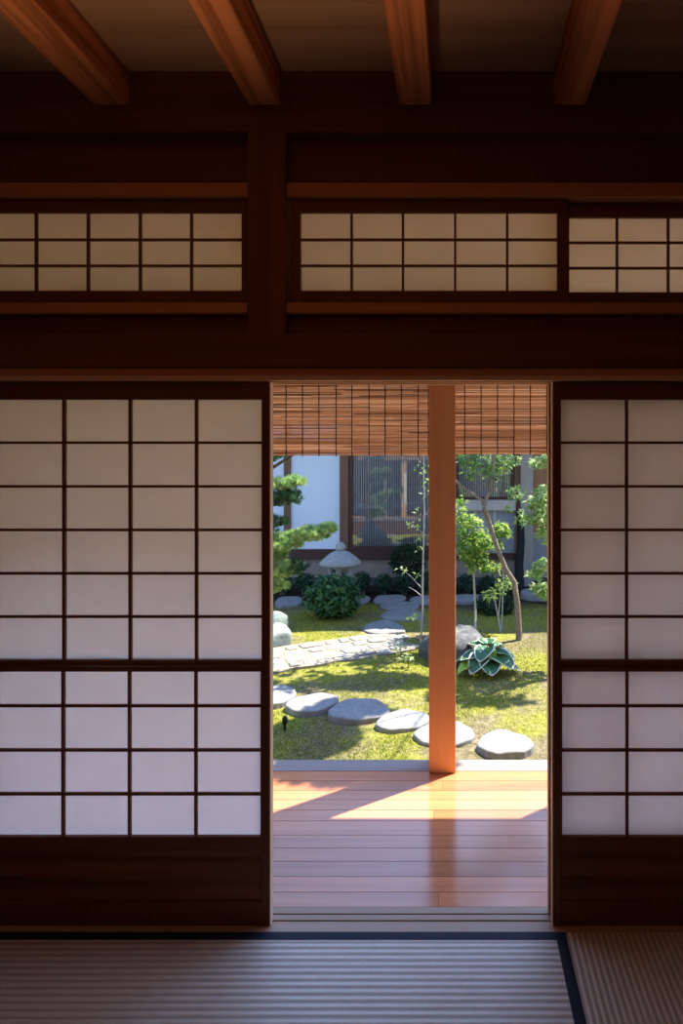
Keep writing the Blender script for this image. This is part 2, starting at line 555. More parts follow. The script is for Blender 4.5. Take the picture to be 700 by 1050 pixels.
# wall above the screens
struct('wall_front', MB().box(XL, XR, 1.915, 1.96, zr(190), CZ).box(XL, XR, 1.915, 1.96, zr(344), zr(320)).box(XL, -1.57, 1.915, 1.96, zr(312), zr(202)).box(xr(858), XR, 1.915, 1.96, zr(312), zr(202)).box(XL, -1.525, 1.89, 1.98, 0, 1.80).box(1.24, XR, 1.89, 1.98, 0, 1.80),
       panel_x, 'dark boarded wall above the sliding screens', 'wall')
struct('trim_1', MB().box(XL, XR, 1.875, 1.915, zr(139.5), CZ), dark_x, 'dark header beam under the ceiling', 'beam', bevel=0.003)
struct('trim_2', MB().box(XL, xr(255), 1.888, 1.905, zr(203), zr(189)).box(XL, XR, 1.9055, 1.97, zr(203), zr(189)).box(xr(293), XR, 1.888, 1.905, zr(203), zr(189)), rail_x, 'brown rail above the transom screens', 'rail', bevel=0.002)
struct('trim_3', MB().box(XL, xr(255), 1.885, 1.905, zr(322), zr(311.5)).box(XL, XR, 1.9055, 1.97, zr(322), zr(311.5)).box(xr(293), XR, 1.885, 1.905, zr(322), zr(311.5)), rail_x, 'brown rail below the transom screens', 'rail', bevel=0.002)
struct('trim_4', MB().box(XL, XR, 1.868, 1.914, zr(378), zr(343.5)), dark_x, 'dark horizontal beam across the wall above the screens', 'beam', bevel=0.003)
# head track: three beads with grooves between
kb = MB().box(XL, XR, 1.878, 1.99, zr(386), zr(378.5))
struct('trim_10', MB().box(XL, XR, 1.879, 1.893, zr(391), zr(386.05)).box(XL, XR, 1.9335, 1.9415, zr(391), zr(386.05)).box(XL, XR, 1.979, 1.99, zr(391), zr(386.05)), lit_bead_x, 'head track beads above the opening, painted pale as if lit from outside', 'track', bevel=0.001)
struct('trim_5', kb, rail_x, 'grooved head track the sliding screens run in', 'track', bevel=0.001)
# floor track
sb = MB().box(XL, XR, 1.878, 1.982, -0.08, -0.008).box(XL, XR, 1.878, 1.919, -0.008, 0.0).box(XL, XR, 1.9265, 1.948, -0.008, 0).box(XL, XR, 1.9545, 1.982, -0.008, 0)
struct('trim_6', sb, pale_w, 'pale grooved floor track under the sliding screens', 'track')
pl = MB().box(X(255, 1.88), X(293, 1.88), 1.872, 1.96, zr(345), zr(139))
struct('trim_7', pl, dark_z, 'dark square post between the transom screens', 'post', bevel=0.003)

# ceiling beams
for i, (xa, xb, lab) in enumerate([
        (X(101, D0), X(137, D0), 'leftmost of four brown ceiling beams, running out over the left screen'),
        (X(257.5, D0), X(289.8, D0), 'second brown ceiling beam from the left, meeting the wall above the dark post'),
        (X(410, D0), X(442.5, D0), 'third brown ceiling beam from the left, right above the opening'),
        (X(566, D0), X(598, D0), 'rightmost of four brown ceiling beams, leaning over the right transom')]):
    o = link('ceiling_beam', MB().box(xa, xb, YB, 1.8755, zr(112.5), CZ - 0.0005), beam_y, origin=None, bevel=0.003)
    tag(o, lab, 'beam', 'ceiling beams')


def grid(mb, xs, zs, x0, x1, z0, z1, y0, y1, w):
    for x in xs:
        mb.box(x - w / 2, x + w / 2, y0, y1, z0, z1)
    for z in zs:
        mb.box(x0, x1, y0 + 0.001, y1 - 0.0005, z - w / 2, z + w / 2)


def shoji(xe, side, yf, label):
    """sliding screen; xe = edge at the opening, side = -1 extends to the left, +1 to the right"""
    W = 0.921
    xa, xb = (xe - W, xe) if side < 0 else (xe, xe + W)
    z0, z1 = 0.0015, zr(391) - 0.001 if yf < 1.92 else zr(391) - 0.001
    t = thing('shoji_screen', ((xa + xb) / 2, yf, z0), label, 'sliding screen', 'paper sliding screens')
    T = 0.03
    st = 0.0285
    e0, e1 = (0.0035, 0.0) if side > 0 else (0.0, 0.0035)
    link('stile', MB().box(xa + e0, xa + st, yf, yf + T, z0, z1), dark_z, t, bevel=0.001)
    link('stile', MB().box(xb - st, xb - e1, yf, yf + T, z0, z1), dark_z, t, bevel=0.001)
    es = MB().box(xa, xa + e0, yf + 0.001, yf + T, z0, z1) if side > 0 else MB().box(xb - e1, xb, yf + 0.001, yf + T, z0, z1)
    link('lit_edge_strip', es, lit_edge_w, t)['label'] = 'edge strip painted pale for the light on it'
    xi0, xi1 = xa + st, xb - st
    link('top_rail', MB().box(xi0, xi1, yf + 0.001, yf + T, zr(409.5), z1), dark_x, t, bevel=0.0015)
    link('middle_rail', MB().box(xi0, xi1, yf + 0.003, yf + T, zr(683), zr(677.5)), dark_x, t, bevel=0.001)
    link('lower_rail', MB().box(xi0, xi1, yf + 0.001, yf + T, zr(872), zr(860)), dark_x, t, bevel=0.0015)
    link('bottom_rail', MB().box(xi0, xi1, yf + 0.001, yf + T, z0, zr(925)), dark_x, t, bevel=0.0015)
    link('kick_board', MB().box(xi0, xi1, yf + 0.009, yf + 0.02, zr(925), zr(872)), kick_w, t)
    cols = [xi0 + (xi1 - xi0) * k / 4 for k in (1, 2, 3)]
    rows = [zr(p) for p in (453.8, 498.9, 543.8, 588.6, 633.2)]
    g = MB()
    grid(g, cols, rows, xi0, xi1, zr(677.5), zr(409.5), yf + 0.007, yf + 0.018, 0.0085)
    link('lattice', g, dark_z, t)
    link('paper_sheet', MB().box(xi0, xi1, yf + 0.0185, yf + 0.019, zr(677.5), zr(409.5)), paper, t)
    # lower half: a raised sash of its own
    ls = MB()
    ls.box(xi0, xi1, yf + 0.002, yf + 0.022, zr(689), zr(684))
    ls.box(xi0, xi1, yf + 0.002, yf + 0.022, zr(860.2), zr(858.5))
    ls.box(xi0, xi0 + 0.004, yf + 0.002, yf + 0.022, zr(858.5), zr(684))
    ls.box(xi1 - 0.004, xi1, yf + 0.002, yf + 0.022, zr(858.5), zr(684))
    sash = link('raised_sash', ls, dark_x, t)
    g = MB()
    grid(g, [c + 0.0 for c in cols], [zr(p) for p in (724.6, 770.2, 815.3)], xi0, xi1, zr(859), zr(684), yf + 0.003, yf + 0.013, 0.0085)
    link('sash_lattice', g, dark_z, sash)
    link('sash_paper', MB().box(xi0, xi1, yf + 0.0135, yf + 0.014, zr(859), zr(684)), paper, sash)
    return t


shoji(xr(277), -1, D0, 'tall paper sliding screen at the left of the opening, on the tatami side')
shoji(xr(566), 1, D0, 'tall paper sliding screen right of the opening, nearer one with lattice showing')
shoji(xr(564.5), 1, 1.9445, 'sliding screen parked behind the right one, only its edge strip, painted as lit, showing')


def transom(pxa, pxb, stile, cols, rows, yf, label):
    s = F / yf
    fx = lambda p: (p - CX) / s
    fz = lambda p: H - (p - CY) / s
    xa, xb = fx(pxa), fx(pxb)
    t = thing('transom_screen', ((xa + xb) / 2, yf, zr(311.5)), label, 'transom screen', 'transom screens above the sliding screens')
    z0, z1 = zr(311.5) + 0.0005, zr(203) - 0.0005
    T = 0.022
    zi0, zi1 = fz(rows[-1]), fz(rows[0])
    xi0, xi1 = fx(cols[0]), fx(cols[-1])
    link('stile', MB().box(xa, xi0, yf, yf + T, z0, z1), dark_z, t, bevel=0.001)
    link('stile', MB().box(xi1, xb, yf, yf + T, z0, z1), dark_z, t, bevel=0.001)
    link('top_rail', MB().box(xi0, xi1, yf + 0.001, yf + T, zi1, z1), dark_x, t, bevel=0.001)
    link('bottom_rail', MB().box(xi0, xi1, yf + 0.001, yf + T, z0, zi0), dark_x, t, bevel=0.001)
    g = MB()
    grid(g, [fx(c) for c in cols[1:-1]], [fz(r) for r in rows[1:-1]], xi0, xi1, zi0, zi1, yf + 0.004, yf + 0.013, 0.0075)
    link('lattice', g, dark_z, t)
    link('paper_sheet', MB().box(xi0, xi1, yf + 0.0135, yf + 0.014, zi0, zi1), paper, t)


transom(-27, 254.4, 7, [-18.5, 35.5, 89, 142.5, 195.3, 247.5], [217.5, 245, 271.8, 298], 1.906, 'low paper transom screen left of the dark post')
transom(297, 582, 10, [307.5, 360, 412.8, 466.5, 520, 571.5], [217.5, 245, 271.8, 298], 1.906, 'low paper transom screen with five columns above the opening')
transom(573, 856, 10, [583.5, 633, 685.6, 738, 790, 843], [222.5, 248, 274.2, 299.5], 1.9325, 'low paper transom screen set farther back, over the right sliding screen')

# added fill light for the ceiling beams, dressed as an unseen paper lamp
lamp = thing('beam_fill_lamp', (-0.75, -0.35, 0.0), 'added uplight for the ceiling beams, built as a paper lamp behind the viewer', 'lamp')
LX, LY = -0.75, -0.35
link('base', MB().box(LX - 0.11, LX + 0.11, LY - 0.11, LY + 0.11, 0.0, 0.025), dark_x, lamp, bevel=0.003)
for sx_ in (-0.095, 0.095):
    for sy_ in (LY - 0.095, LY + 0.095):
        link('leg', MB().box(LX + sx_ - 0.008, LX + sx_ + 0.008, sy_ - 0.008, sy_ + 0.008, 0.025, 0.42), dark_z, lamp)
link('shade', MB().box(LX - 0.087, LX + 0.087, LY - 0.088, LY - 0.086, 0.08, 0.41).box(LX - 0.087, LX + 0.087, LY + 0.086, LY + 0.088, 0.08, 0.41).box(LX - 0.088, LX - 0.086, LY - 0.086, LY + 0.086, 0.08, 0.41).box(LX + 0.086, LX + 0.088, LY - 0.086, LY + 0.086, 0.08, 0.41), paper, lamp)
ld = bpy.data.lights.new('fill_spot', 'SPOT')  # added upward spot that warms the beams, no known lamp behind it
ld.energy = 52
ld.color = (1.0, 0.60, 0.30)
ld.spot_size = math.radians(91)
ld.spot_blend = 0.3
ld.shadow_soft_size = 0.06
lo = bpy.data.objects.new('fill_spot', ld)
col.objects.link(lo)
lo.location = (LX, LY, 0.44)
lo.rotation_euler = (math.pi, 0, 0)

# ------------------------------------------------------------------ the veranda
EX0, EX1 = -3.2, 3.2
lines = [1.983, 2.052, 2.129, 2.210, 2.287, 2.366, 2.459, 2.536, 2.612, 2.687, 2.769, 2.853]
vb = MB()
for i in range(len(lines) - 1):
    a, b = lines[i], lines[i + 1]
    j = X(455, a) + (R.uniform(-0.9, -0.5) if i % 3 == 1 else (R.uniform(-0.05, 0.05) if i % 3 == 0 else R.uniform(0.6, 0.9)))
    cuts = [EX0, j - 1.9, j, j + 1.9, EX1]
    for p, q in zip(cuts[:-1], cuts[1:]):
        p, q = max(p, EX0), min(q, EX1)
        if q > p:
            vb.box(p + 0.0005, q - 0.0005, a + 0.0013, b - 0.0013, -0.035, -0.001)
struct('veranda_floor', vb, floor_w, 'polished reddish board floor of the veranda', 'veranda floor')
struct('trim_8', MB().box(EX0, EX1, 2.855, 2.962, -0.09, -0.0005), edge_w, 'pale edge board along the garden side of the veranda', 'edge board', bevel=0.002)
struct('trim_9', MB().box(EX0, EX1, 1.99, 2.95, -0.12, -0.092).box(EX0, EX1, 2.80, 2.94, GZ - 0.1, -0.12), dark_x, 'dark joist under the veranda edge', 'joist')

PZ = 2.16


def post(xa, label):
    o = link('veranda_post', MB().box(xa, xa + 0.129, 2.832, 2.961, 0.0, PZ), post_w, bevel=0.003, origin=(xa + 0.0645, 2.897, 0))
    tag(o, label, 'post', 'square veranda posts')


post(-0.129, 'square orange brown post at the veranda edge, standing in the middle of the opening')
post(0.99, 'square orange brown veranda post hidden behind the right screens')
post(-1.45, 'square orange brown veranda post hidden behind the left screen')
struct('veranda_beam', MB().box(EX0, EX1, 2.83, 2.963, PZ + 0.001, PZ + 0.14), dark_x, 'long beam carried by the veranda posts', 'beam')
rb = MB()
# sloping veranda roof: boards between the house wall and a short eave
za, zb = 2.62, 2.31
for k in range(8):
    d0, d1 = 1.97 + k * 0.139, 1.97 + (k + 1) * 0.139
    f = lambda d: za + (zb - za) * (d - 1.97) / (3.08 - 1.97)
    rb.add([(EX0, d0, f(d0)), (EX1, d0, f(d0)), (EX1, d1, f(d1)), (EX0, d1, f(d1)), (EX0, d0, f(d0) + .05), (EX1, d0, f(d0) + .05), (EX1, d1, f(d1) + .05), (EX0, d1, f(d1) + .05)],
           [(0, 3, 2, 1), (4, 5, 6, 7), (0, 1, 5, 4), (1, 2, 6, 5), (2, 3, 7, 6), (3, 0, 4, 7)])
struct('veranda_roof', rb, eave_w, 'sloping board roof over the veranda', 'roof')
struct('wall_outer', MB().box(EX0, XL - 0.001, 1.88, 1.98, -0.1, 3.1).box(XR + 0.001, EX1, 1.88, 1.98, -0.1, 3.1).box(XL, XR, 1.962, 1.98, zr(188), 3.1), plaster_b, 'outer plaster wall of the house beside the screens', 'wall')
struct('wall_light_block', MB().box(-1.95, -1.87, 1.981, 2.82, -0.0005, 2.30), plaster_b, 'added plaster wall at the far left veranda end, cutting light to the left screen', 'wall')  # added to cut the daylight reaching the left screen paper
struct('roof_slab', MB().box(XL - 0.1, XR + 0.1, YB - 0.1, 2.0, CZ + 0.05, CZ + 0.12), roof_m, 'roof above the ceiling', 'roof')


def blind(x0, x1, zbot, cords, label):
    d = 2.985
    t = thing('reed_blind', ((x0 + x1) / 2, d, zbot), label, 'blind', 'reed blinds hanging along the veranda edge')
    mb = MB()
    z = zbot + 0.003
    top = 2.17
    while z < top:
        r = R.uniform(0.0024, 0.0029)
        # reeds are joined end to end from pieces
        x = x0
        dy = R.uniform(-0.0006, 0.0006)
        while x < x1:
            w = R.uniform(0.12, 0.9)
            xe = min(x1 + R.uniform(-0.003, 0.003), x + w)
            dz = R.uniform(-0.0008, 0.0008)
            n = 5
            vs = []
            for xx, zz in ((x, z + dz), (xe, z + dz + R.uniform(-0.0007, 0.0007))):
                for k in range(n):
                    a = 2 * math.pi * k / n
                    vs.append((xx, d + dy + r * math.cos(a), zz + r * math.sin(a)))
            mb.add(vs, [(k, (k + 1) % n, n + (k + 1) % n, n + k) for k in range(n)])
            x = xe + 0.0004
        z += R.uniform(0.0043, 0.0051)
    link('reeds', mb, reed_m, t)
    for cpx in cords:
        xc = X(cpx, d - 0.004)
        m = MB()
        pts, n = [], 24
        for k in range(n + 1):
            zz = zbot - 0.004 + (top - zbot + 0.006) * k / n
            pts.append((xc + 0.0006 * math.sin(k * 1.7), d - 0.0035, zz))
        m.tube(pts, [0.0026] * len(pts), 5)
        link('cord', m, cord_m, t)
    link('head_lath', MB().box(x0, x1, d - 0.009, d + 0.009, top, top + 0.025), eave_w, t)


blind(X(205, 2.985), X(440.5, 2.985), Z(467.2, 2.985), [224.6, 241.8, 259, 276.2, 293.1, 310, 326.8, 344.4, 360.6, 378.2, 394.7, 411.4, 428.6, 439], 'reed blind with dark cords hanging left of the orange post')
blind(X(-60, 2.985), X(200, 2.985), Z(467.2, 2.985), [-60 + 16.83 * k for k in range(1, 16)], 'added reed blind, out of sight, dimming the left sliding screen')  # extra unseen blind, hung to dim the left screen paper
blind(X(445, 2.985), X(872, 2.985), Z(465.8, 2.985), [459.5 + 16.83 * k for k in range(25)], 'reed blind with dark cords hanging right of the orange post')

# ------------------------------------------------------------------ garden ground


def hg(x, y):
    return GZ + 0.012 * math.sin(1.7 * x + 0.6) * math.cos(1.3 * y) + 0.006 * math.sin(5.1 * x + 2.2 * y)


gm = MB()
xs = np.linspace(-7, 7, 141)
ys = np.linspace(1.5, 14, 126)
vs = [(x, y_, hg(x, y_)) for y_ in ys for x in xs]
nx = len(xs)
fs = [(j * nx + i, j * nx + i + 1, (j + 1) * nx + i + 1, (j + 1) * nx + i) for j in range(len(ys) - 1) for i in range(nx - 1)]
gm.add(vs, fs)
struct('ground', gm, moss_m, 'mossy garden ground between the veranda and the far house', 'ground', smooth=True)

STONES = []


def inside_stone(x, y):
    for cx, cy, rx, ry in STONES:
        if ((x - cx) / rx) ** 2 + ((y - cy) / ry) ** 2 < 1.15:
            return True
    return False


def flatstone(name, outline, ztop, thick, mat, label, cat, group, dome=0.006, seed=0):
    """outline: px points traced from the photo, projected on the top plane, made into a solid slab"""
    rr = random.Random(seed)
    pts = []
    for px, py in outline:
        d = F * (H - ztop) / (py - CY)
        pts.append((X(px, d), d))
    # smooth closed outline (Catmull-Rom)
    n = len(pts)
    out = []
    for i in range(n):
        p0, p1, p2, p3 = pts[i - 1], pts[i], pts[(i + 1) % n], pts[(i + 2) % n]
        for k in range(4):
            t = k / 4
            out.append(tuple(0.5 * ((2 * p1[c]) + (-p0[c] + p2[c]) * t + (2 * p0[c] - 5 * p1[c] + 4 * p2[c] - p3[c]) * t * t + (-p0[c] + 3 * p1[c] - 3 * p2[c] + p3[c]) * t ** 3) for c in (0, 1)))
    cx = sum(p[0] for p in out) / len(out)
    cy = sum(p[1] for p in out) / len(out)
    STONES.append((cx, cy, max(abs(p[0] - cx) for p in out), max(abs(p[1] - cy) for p in out)))
    out = [(cx + (p[0] - cx) * 0.975, cy + (p[1] - cy) * 0.965) for p in out]
    k = len(out)
    rings = [(1.0, -thick), (1.01, -thick * 0.5), (1.0, -0.009), (0.975, -0.001), (0.94, 0.001), (0.75, dome * 0.6), (0.4, dome * 0.9)]
    v, f = [], []
    for s, dz in rings:
        for i, (px, py) in enumerate(out):
            j = 1 + 0.012 * math.sin(i * 2.3 + seed + s * 9)
            v.append((cx + (px - cx) * s * j, cy + (py - cy) * s * j, ztop + dz + 0.004 * math.sin(i * 1.1 + seed * 3 + s * 5) * (1 if dz > -0.02 else 0)))
    for r_ in range(len(rings) - 1):
        for i in range(k):
            i2 = (i + 1) % k
            f.append((r_ * k + i, r_ * k + i2, (r_ + 1) * k + i2, (r_ + 1) * k + i))
    v.append((cx, cy, ztop + dome))
    c = len(v) - 1
    b = (len(rings) - 1) * k
    for i in range(k):
        f.append((b + i, b + (i + 1) % k, c))
    f.append(tuple(range(k - 1, -1, -1)))
    o = link(name, MB().add(v, f), mat, smooth=True, origin=(cx, cy, ztop - thick))
    for p_ in o.data.polygons[:2 * k]:
        p_.use_smooth = False
    o.data.polygons[-1].use_smooth = False
    return tag(o, label, cat, group)


near = 'stepping stones across the near moss'
ZT = GZ + 0.036
flatstone('stepping_stone', [(262, 708), (281, 702), (298, 703), (304, 709), (301, 715), (292, 719), (280, 722), (262, 720)], ZT, 0.11, stone_m, 'flat grey stepping stone cut off by the left screen edge', 'stepping stone', near, seed=1)
flatstone('stepping_stone', [(291, 722), (305, 714), (325, 710), (341, 711), (348, 716), (340, 723), (322, 729), (304, 729)], ZT, 0.11, stone_m, 'leaf shaped grey stepping stone, second from the left screen edge', 'stepping stone', near, seed=2)
flatstone('stepping_stone', [(335, 731), (347, 719), (368, 715), (388, 717), (400, 727), (395, 733), (378, 737), (352, 737)], ZT, 0.11, stone_m, 'large half shaded stepping stone, third from the left screen edge', 'stepping stone', near, seed=3)
flatstone('stepping_stone', [(384, 742), (394, 732), (410, 727), (428, 728), (440, 733), (438, 741), (424, 746), (400, 748)], ZT, 0.11, stone_m, 'sunlit pale stepping stone just left of the orange post', 'stepping stone', near, seed=4)
flatstone('stepping_stone', [(423, 752), (434, 743), (450, 740), (468, 739), (482, 745), (487, 754), (476, 761), (456, 764), (434, 761)], ZT, 0.11, stone_m, 'round pale stepping stone partly hidden behind the foot of the orange post', 'stepping stone', near, seed=5)
flatstone('stepping_stone', [(488, 762), (497, 752), (510, 747), (528, 750), (544, 757), (548, 764), (538, 770), (518, 772), (500, 771)], ZT + 0.014, 0.12, stone_m, 'thick pale stepping stone right of the orange post, the nearest one', 'stepping stone', near, seed=6)
far = 'shaded stepping stones near the far house'
ZF = GZ + 0.03
flatstone('stepping_stone', [(371, 643), (385, 636), (402, 636), (413, 642), (415, 647), (398, 649), (380, 649)], ZF, 0.09, stone_m, 'shaded stepping stone nearest of the far group, beside the sunlit path', 'stepping stone', far, seed=7)
flatstone('stepping_stone', [(389, 631), (398, 626), (418, 624), (432, 627), (434, 632), (420, 635), (400, 635)], ZF, 0.09, stone_m, 'shaded stepping stone behind the thin white stemmed sapling', 'stepping stone', far, seed=8)
flatstone('stepping_stone', [(388, 621), (402, 617), (422, 617), (430, 620), (424, 624), (402, 625)], ZF, 0.09, stone_m, 'narrow shaded stepping stone second from the far house plinth', 'stepping stone', far, seed=9)
flatstone('stepping_stone', [(382, 615), (388, 610.5), (404, 609.5), (416, 611), (414, 615), (400, 617.5), (386, 618)], ZF, 0.09, stone_m, 'shaded stepping stone below the round dark shrub', 'stepping stone', far, seed=10)
flatstone('stepping_stone', [(355, 613), (362, 610.5), (375, 610.5), (380, 613), (374, 617), (360, 618)], ZF, 0.09, stone_m, 'small shaded stepping stone right of the glossy bush', 'stepping stone', far, seed=11)
flatstone('stepping_stone', [(282, 616), (288, 612), (304, 611), (310, 614), (308, 619), (296, 620.5), (284, 621)], ZF, 0.09, stone_m, 'bluish shaded stepping stone between the pine and the glossy bush', 'stepping stone', far, seed=12)
flatstone('stepping_stone', [(419, 615), (427, 611), (444, 610), (456, 613), (452, 617), (432, 619)], ZF, 0.09, stone_m, 'shaded flat stone half hidden behind the orange post', 'stepping stone', far, seed=13)
flatstone('stone_slab', [(458, 612), (470, 609.5), (505, 609.5), (514, 612), (508, 615.5), (468, 616)], GZ + 0.05, 0.09, stone_m, 'long bluish stone slab behind the small bright green tree', 'stone slab', 'stone slabs by the far house', seed=14)
flatstone('stone_slab', [(533, 607), (540, 603), (566, 602.5), (580, 606), (570, 610), (542, 610)], GZ + 0.08, 0.12, stone_m, 'bluish stone slab at the foot of the pale pillar', 'stone slab', 'stone slabs by the far house', seed=15)

# paved path of small flat stones
pm = MB()
pr = random.Random(3)

A0, A1 = np.array(G(238, 683)), np.array(G(404, 658))
ax = (A1 - A0)
Ln = np.linalg.norm(ax)
ax /= Ln
nrm = np.array([-ax[1], ax[0]])
rows = 4
rowh = [0.0, 0.15, 0.33, 0.50, 0.68]
for r_ in range(rows):
    u = pr.uniform(-0.1, 0.05)
    while u < Ln:
        w = pr.choice((0.13, 0.17, 0.22, 0.28)) * pr.uniform(0.9, 1.15)
        v0 = -0.34 + (rowh[r_] + rowh[r_ + 1]) / 2 + pr.uniform(-0.012, 0.012)
        hw, hh = w / 2 - 0.004, (rowh[r_ + 1] - rowh[r_]) / 2 * pr.uniform(0.86, 1.02)
        c = A0 + ax * (u + w / 2) + nrm * v0
        k = 10
        ring = []
        for i in range(k):
            a = 2 * math.pi * i / k
            e = 0.5
            rx = hw * math.copysign(abs(math.cos(a)) ** e, math.cos(a)) * pr.uniform(0.82, 1.03)
            ry = hh * math.copysign(abs(math.sin(a)) ** e, math.sin(a)) * pr.uniform(0.80, 1.03)
            ring.append(c + ax * rx + nrm * ry)
        zt = GZ + 0.022 + pr.uniform(-0.004, 0.006)
        vv = [(p[0], p[1], GZ - 0.03) for p in ring] + [(p[0], p[1], zt - 0.006) for p in ring] + [((p[0] - c[0]) * .9 + c[0], (p[1] - c[1]) * .9 + c[1], zt) for p in ring]
        ff = [(q * k + i, q * k + (i + 1) % k, (q + 1) * k + (i + 1) % k, (q + 1) * k + i) for q in (0, 1) for i in range(k)]
        ff.append(tuple(2 * k + i for i in range(k)))
        pm.add(vv, ff)
        u += w
bedo = []
for u_ in np.linspace(-0.05, Ln + 0.1, 14):
    bedo.append((u_, -0.36 + pr.uniform(-.03, .03), 0.37 + pr.uniform(-.03, .03)))
bv, bf = [], []
for u_, va_, vb_ in bedo:
    for v_ in (va_, vb_):
        q_ = A0 + ax * u_ + nrm * v_
        bv += [(q_[0], q_[1], GZ + 0.012), (q_[0], q_[1], GZ - 0.06)]
for i_ in range(len(bedo) - 1):
    a_, b_ = 4 * i_, 4 * i_ + 4
    bf += [(a_, b_, b_ + 2, a_ + 2), (a_, a_ + 1, b_ + 1, b_), (a_ + 2, b_ + 2, b_ + 3, a_ + 3)]
pm.add(bv, bf, 1)
struct('path', pm, [pave_m, sand_m], 'sunlit path of small flat stones laid in rows', 'path', smooth=False)


def rock(name, c, r, seed, mat, label, cat, group=None, flat=0.0, sub=3):
    import bmesh
    bm = bmesh.new()
    bmesh.ops.create_icosphere(bm, subdivisions=sub, radius=1)
    rr = random.Random(seed)
    ph = [rr.uniform(0, 6.28) for _ in range(9)]
    planes = [(Vector((rr.uniform(-1, 1), rr.uniform(-1, 1), rr.uniform(-0.3, 1))).normalized(), rr.uniform(0.72, 0.92)) for _ in range(9)]
    v = []
    for q in bm.verts:
        p = q.co.copy()
        for n, dd in planes:
            ex = p.dot(n) - dd
            if ex > 0:
                p -= n * ex * 0.9
        s = 1 + 0.05 * math.sin(3 * p.x + ph[0]) * math.sin(3.3 * p.y + ph[1]) + 0.03 * math.sin(7 * p.z + 5 * p.x + ph[2]) + 0.02 * math.sin(13 * p.x + 11 * p.y + ph[3])
        p *= s
        if flat and p.z > flat:
            p.z = flat + (p.z - flat) * 0.25
        v.append((c[0] + p.x * r[0], c[1] + p.y * r[1], c[2] + p.z * r[2]))
    f = [tuple(x.index for x in fc.verts) for fc in bm.faces]
    bm.free()
    o = link(name, MB().add(v, f), mat, smooth=True, origin=(c[0], c[1], c[2] - r[2]))
    STONES.append((c[0], c[1], r[0] * 0.9, r[1] * 0.9))
    return tag(o, label, cat, group)


bd = 5.86
rock('boulder', (X(465, bd), bd, GZ + 0.09), (0.39, 0.36, 0.34), 5, rock_m, 'dark flat topped boulder behind the orange post, shaded in front', 'boulder', flat=0.45)
rock('rock', (X(283, 6.25), 6.25, GZ + 0.07), (0.17, 0.15, 0.16), 8, pale_rock_m, 'pale lichen covered rock at the left screen edge below the pine', 'rock')
rock('rock', (X(285, 6.75), 6.75, GZ + 0.10), (0.12, 0.12, 0.16), 12, pale_rock_m, 'smaller pale rock standing behind the lichen covered one', 'rock')
rock('rock', (X(338, 5.0), 5.33, GZ + 0.0), (0.22, 0.14, 0.07), 21, rock_m, 'low flat rock in the moss between path and stepping stones', 'rock', flat=0.5) if False else None

# ------------------------------------------------------------------ far house (all parts of one building)
BD = 9.30
bs = F / BD
def bx(px): return (px - CX) / bs
def bz(py): return H - (py - CY) / bs
house = thing('house', (-0.5, BD + 1.5, GZ), 'house across the garden with sliding glass door and white panels on plaster plinth', 'house')
B0, B1 = -6.0, 4.2
link('foundation', MB().box(B0, B1, BD - 0.03, BD + 3, GZ - 0.1, bz(592)), concrete, house)
link('plinth_wall', MB().box(B0, bx(531), BD, BD + 0.12, bz(592), bz(573)), plaster_b, house)
link('sill_beam', MB().box(B0, bx(466), BD - 0.06, BD + 0.12, bz(573), bz(563)), sill_b, house, bevel=0.004)
TOP = 2.15
# white panels left
for p0, p1 in ((298, 348.5), (240, 291.5), (180, 234)):
    pn = link('white_panel', MB().box(bx(p0), bx(p1), BD + 0.01, BD + 0.05, bz(563), TOP), sky_white_b, house)
for p0, p1 in ((291.5, 298), (234, 240), (348.5, 357.5)):
    link('panel_post', MB().box(bx(p0), bx(p1), BD - 0.04, BD + 0.1, bz(563), TOP), frame_b, house, bevel=0.003)


def glassdoor(p0, p1, pyb, handle=None):
    fr = MB()
    w = 3.6
    fr.box(bx(p0), bx(p0 + w), BD - 0.02, BD + 0.03, bz(pyb), TOP)
    fr.box(bx(p1 - w), bx(p1), BD - 0.02, BD + 0.03, bz(pyb), TOP)
    fr.box(bx(p0 + w), bx(p1 - w), BD - 0.02, BD + 0.03, bz(pyb), bz(pyb - 2.5))
    fr.box(bx(p0 + w), bx(p1 - w), BD - 0.02, BD + 0.03, TOP - 0.06, TOP)
    d = link('glass_door', fr, sill_b, house, bevel=0.002)
    link('pane', MB().box(bx(p0 + w), bx(p1 - w), BD - 0.002, BD + 0.002, bz(pyb - 2.5), TOP - 0.06), glass_m, d)
    s = MB()
    x = bx(p0 + w) + 0.015
    while x < bx(p1 - w) - 0.01:
        s.box(x, x + 0.013, BD + 0.035, BD + 0.045, bz(pyb - 2.5), TOP - 0.06)
        x += 0.0365
    link('bar_screen', s, slat_m, d)
    link('rail', MB().box(bx(p0 + w), bx(p1 - w), BD + 0.05, BD + 0.06, bz(522), bz(516)), greyblue, d)
    if handle:
        link('door_pull', MB().box(bx(handle - 1.4), bx(handle + 1.6), BD - 0.05, BD - 0.021, bz(517), bz(485)), handle_b, d, bevel=0.004)
    return d


glassdoor(357.8, 448, 563, 415.5)
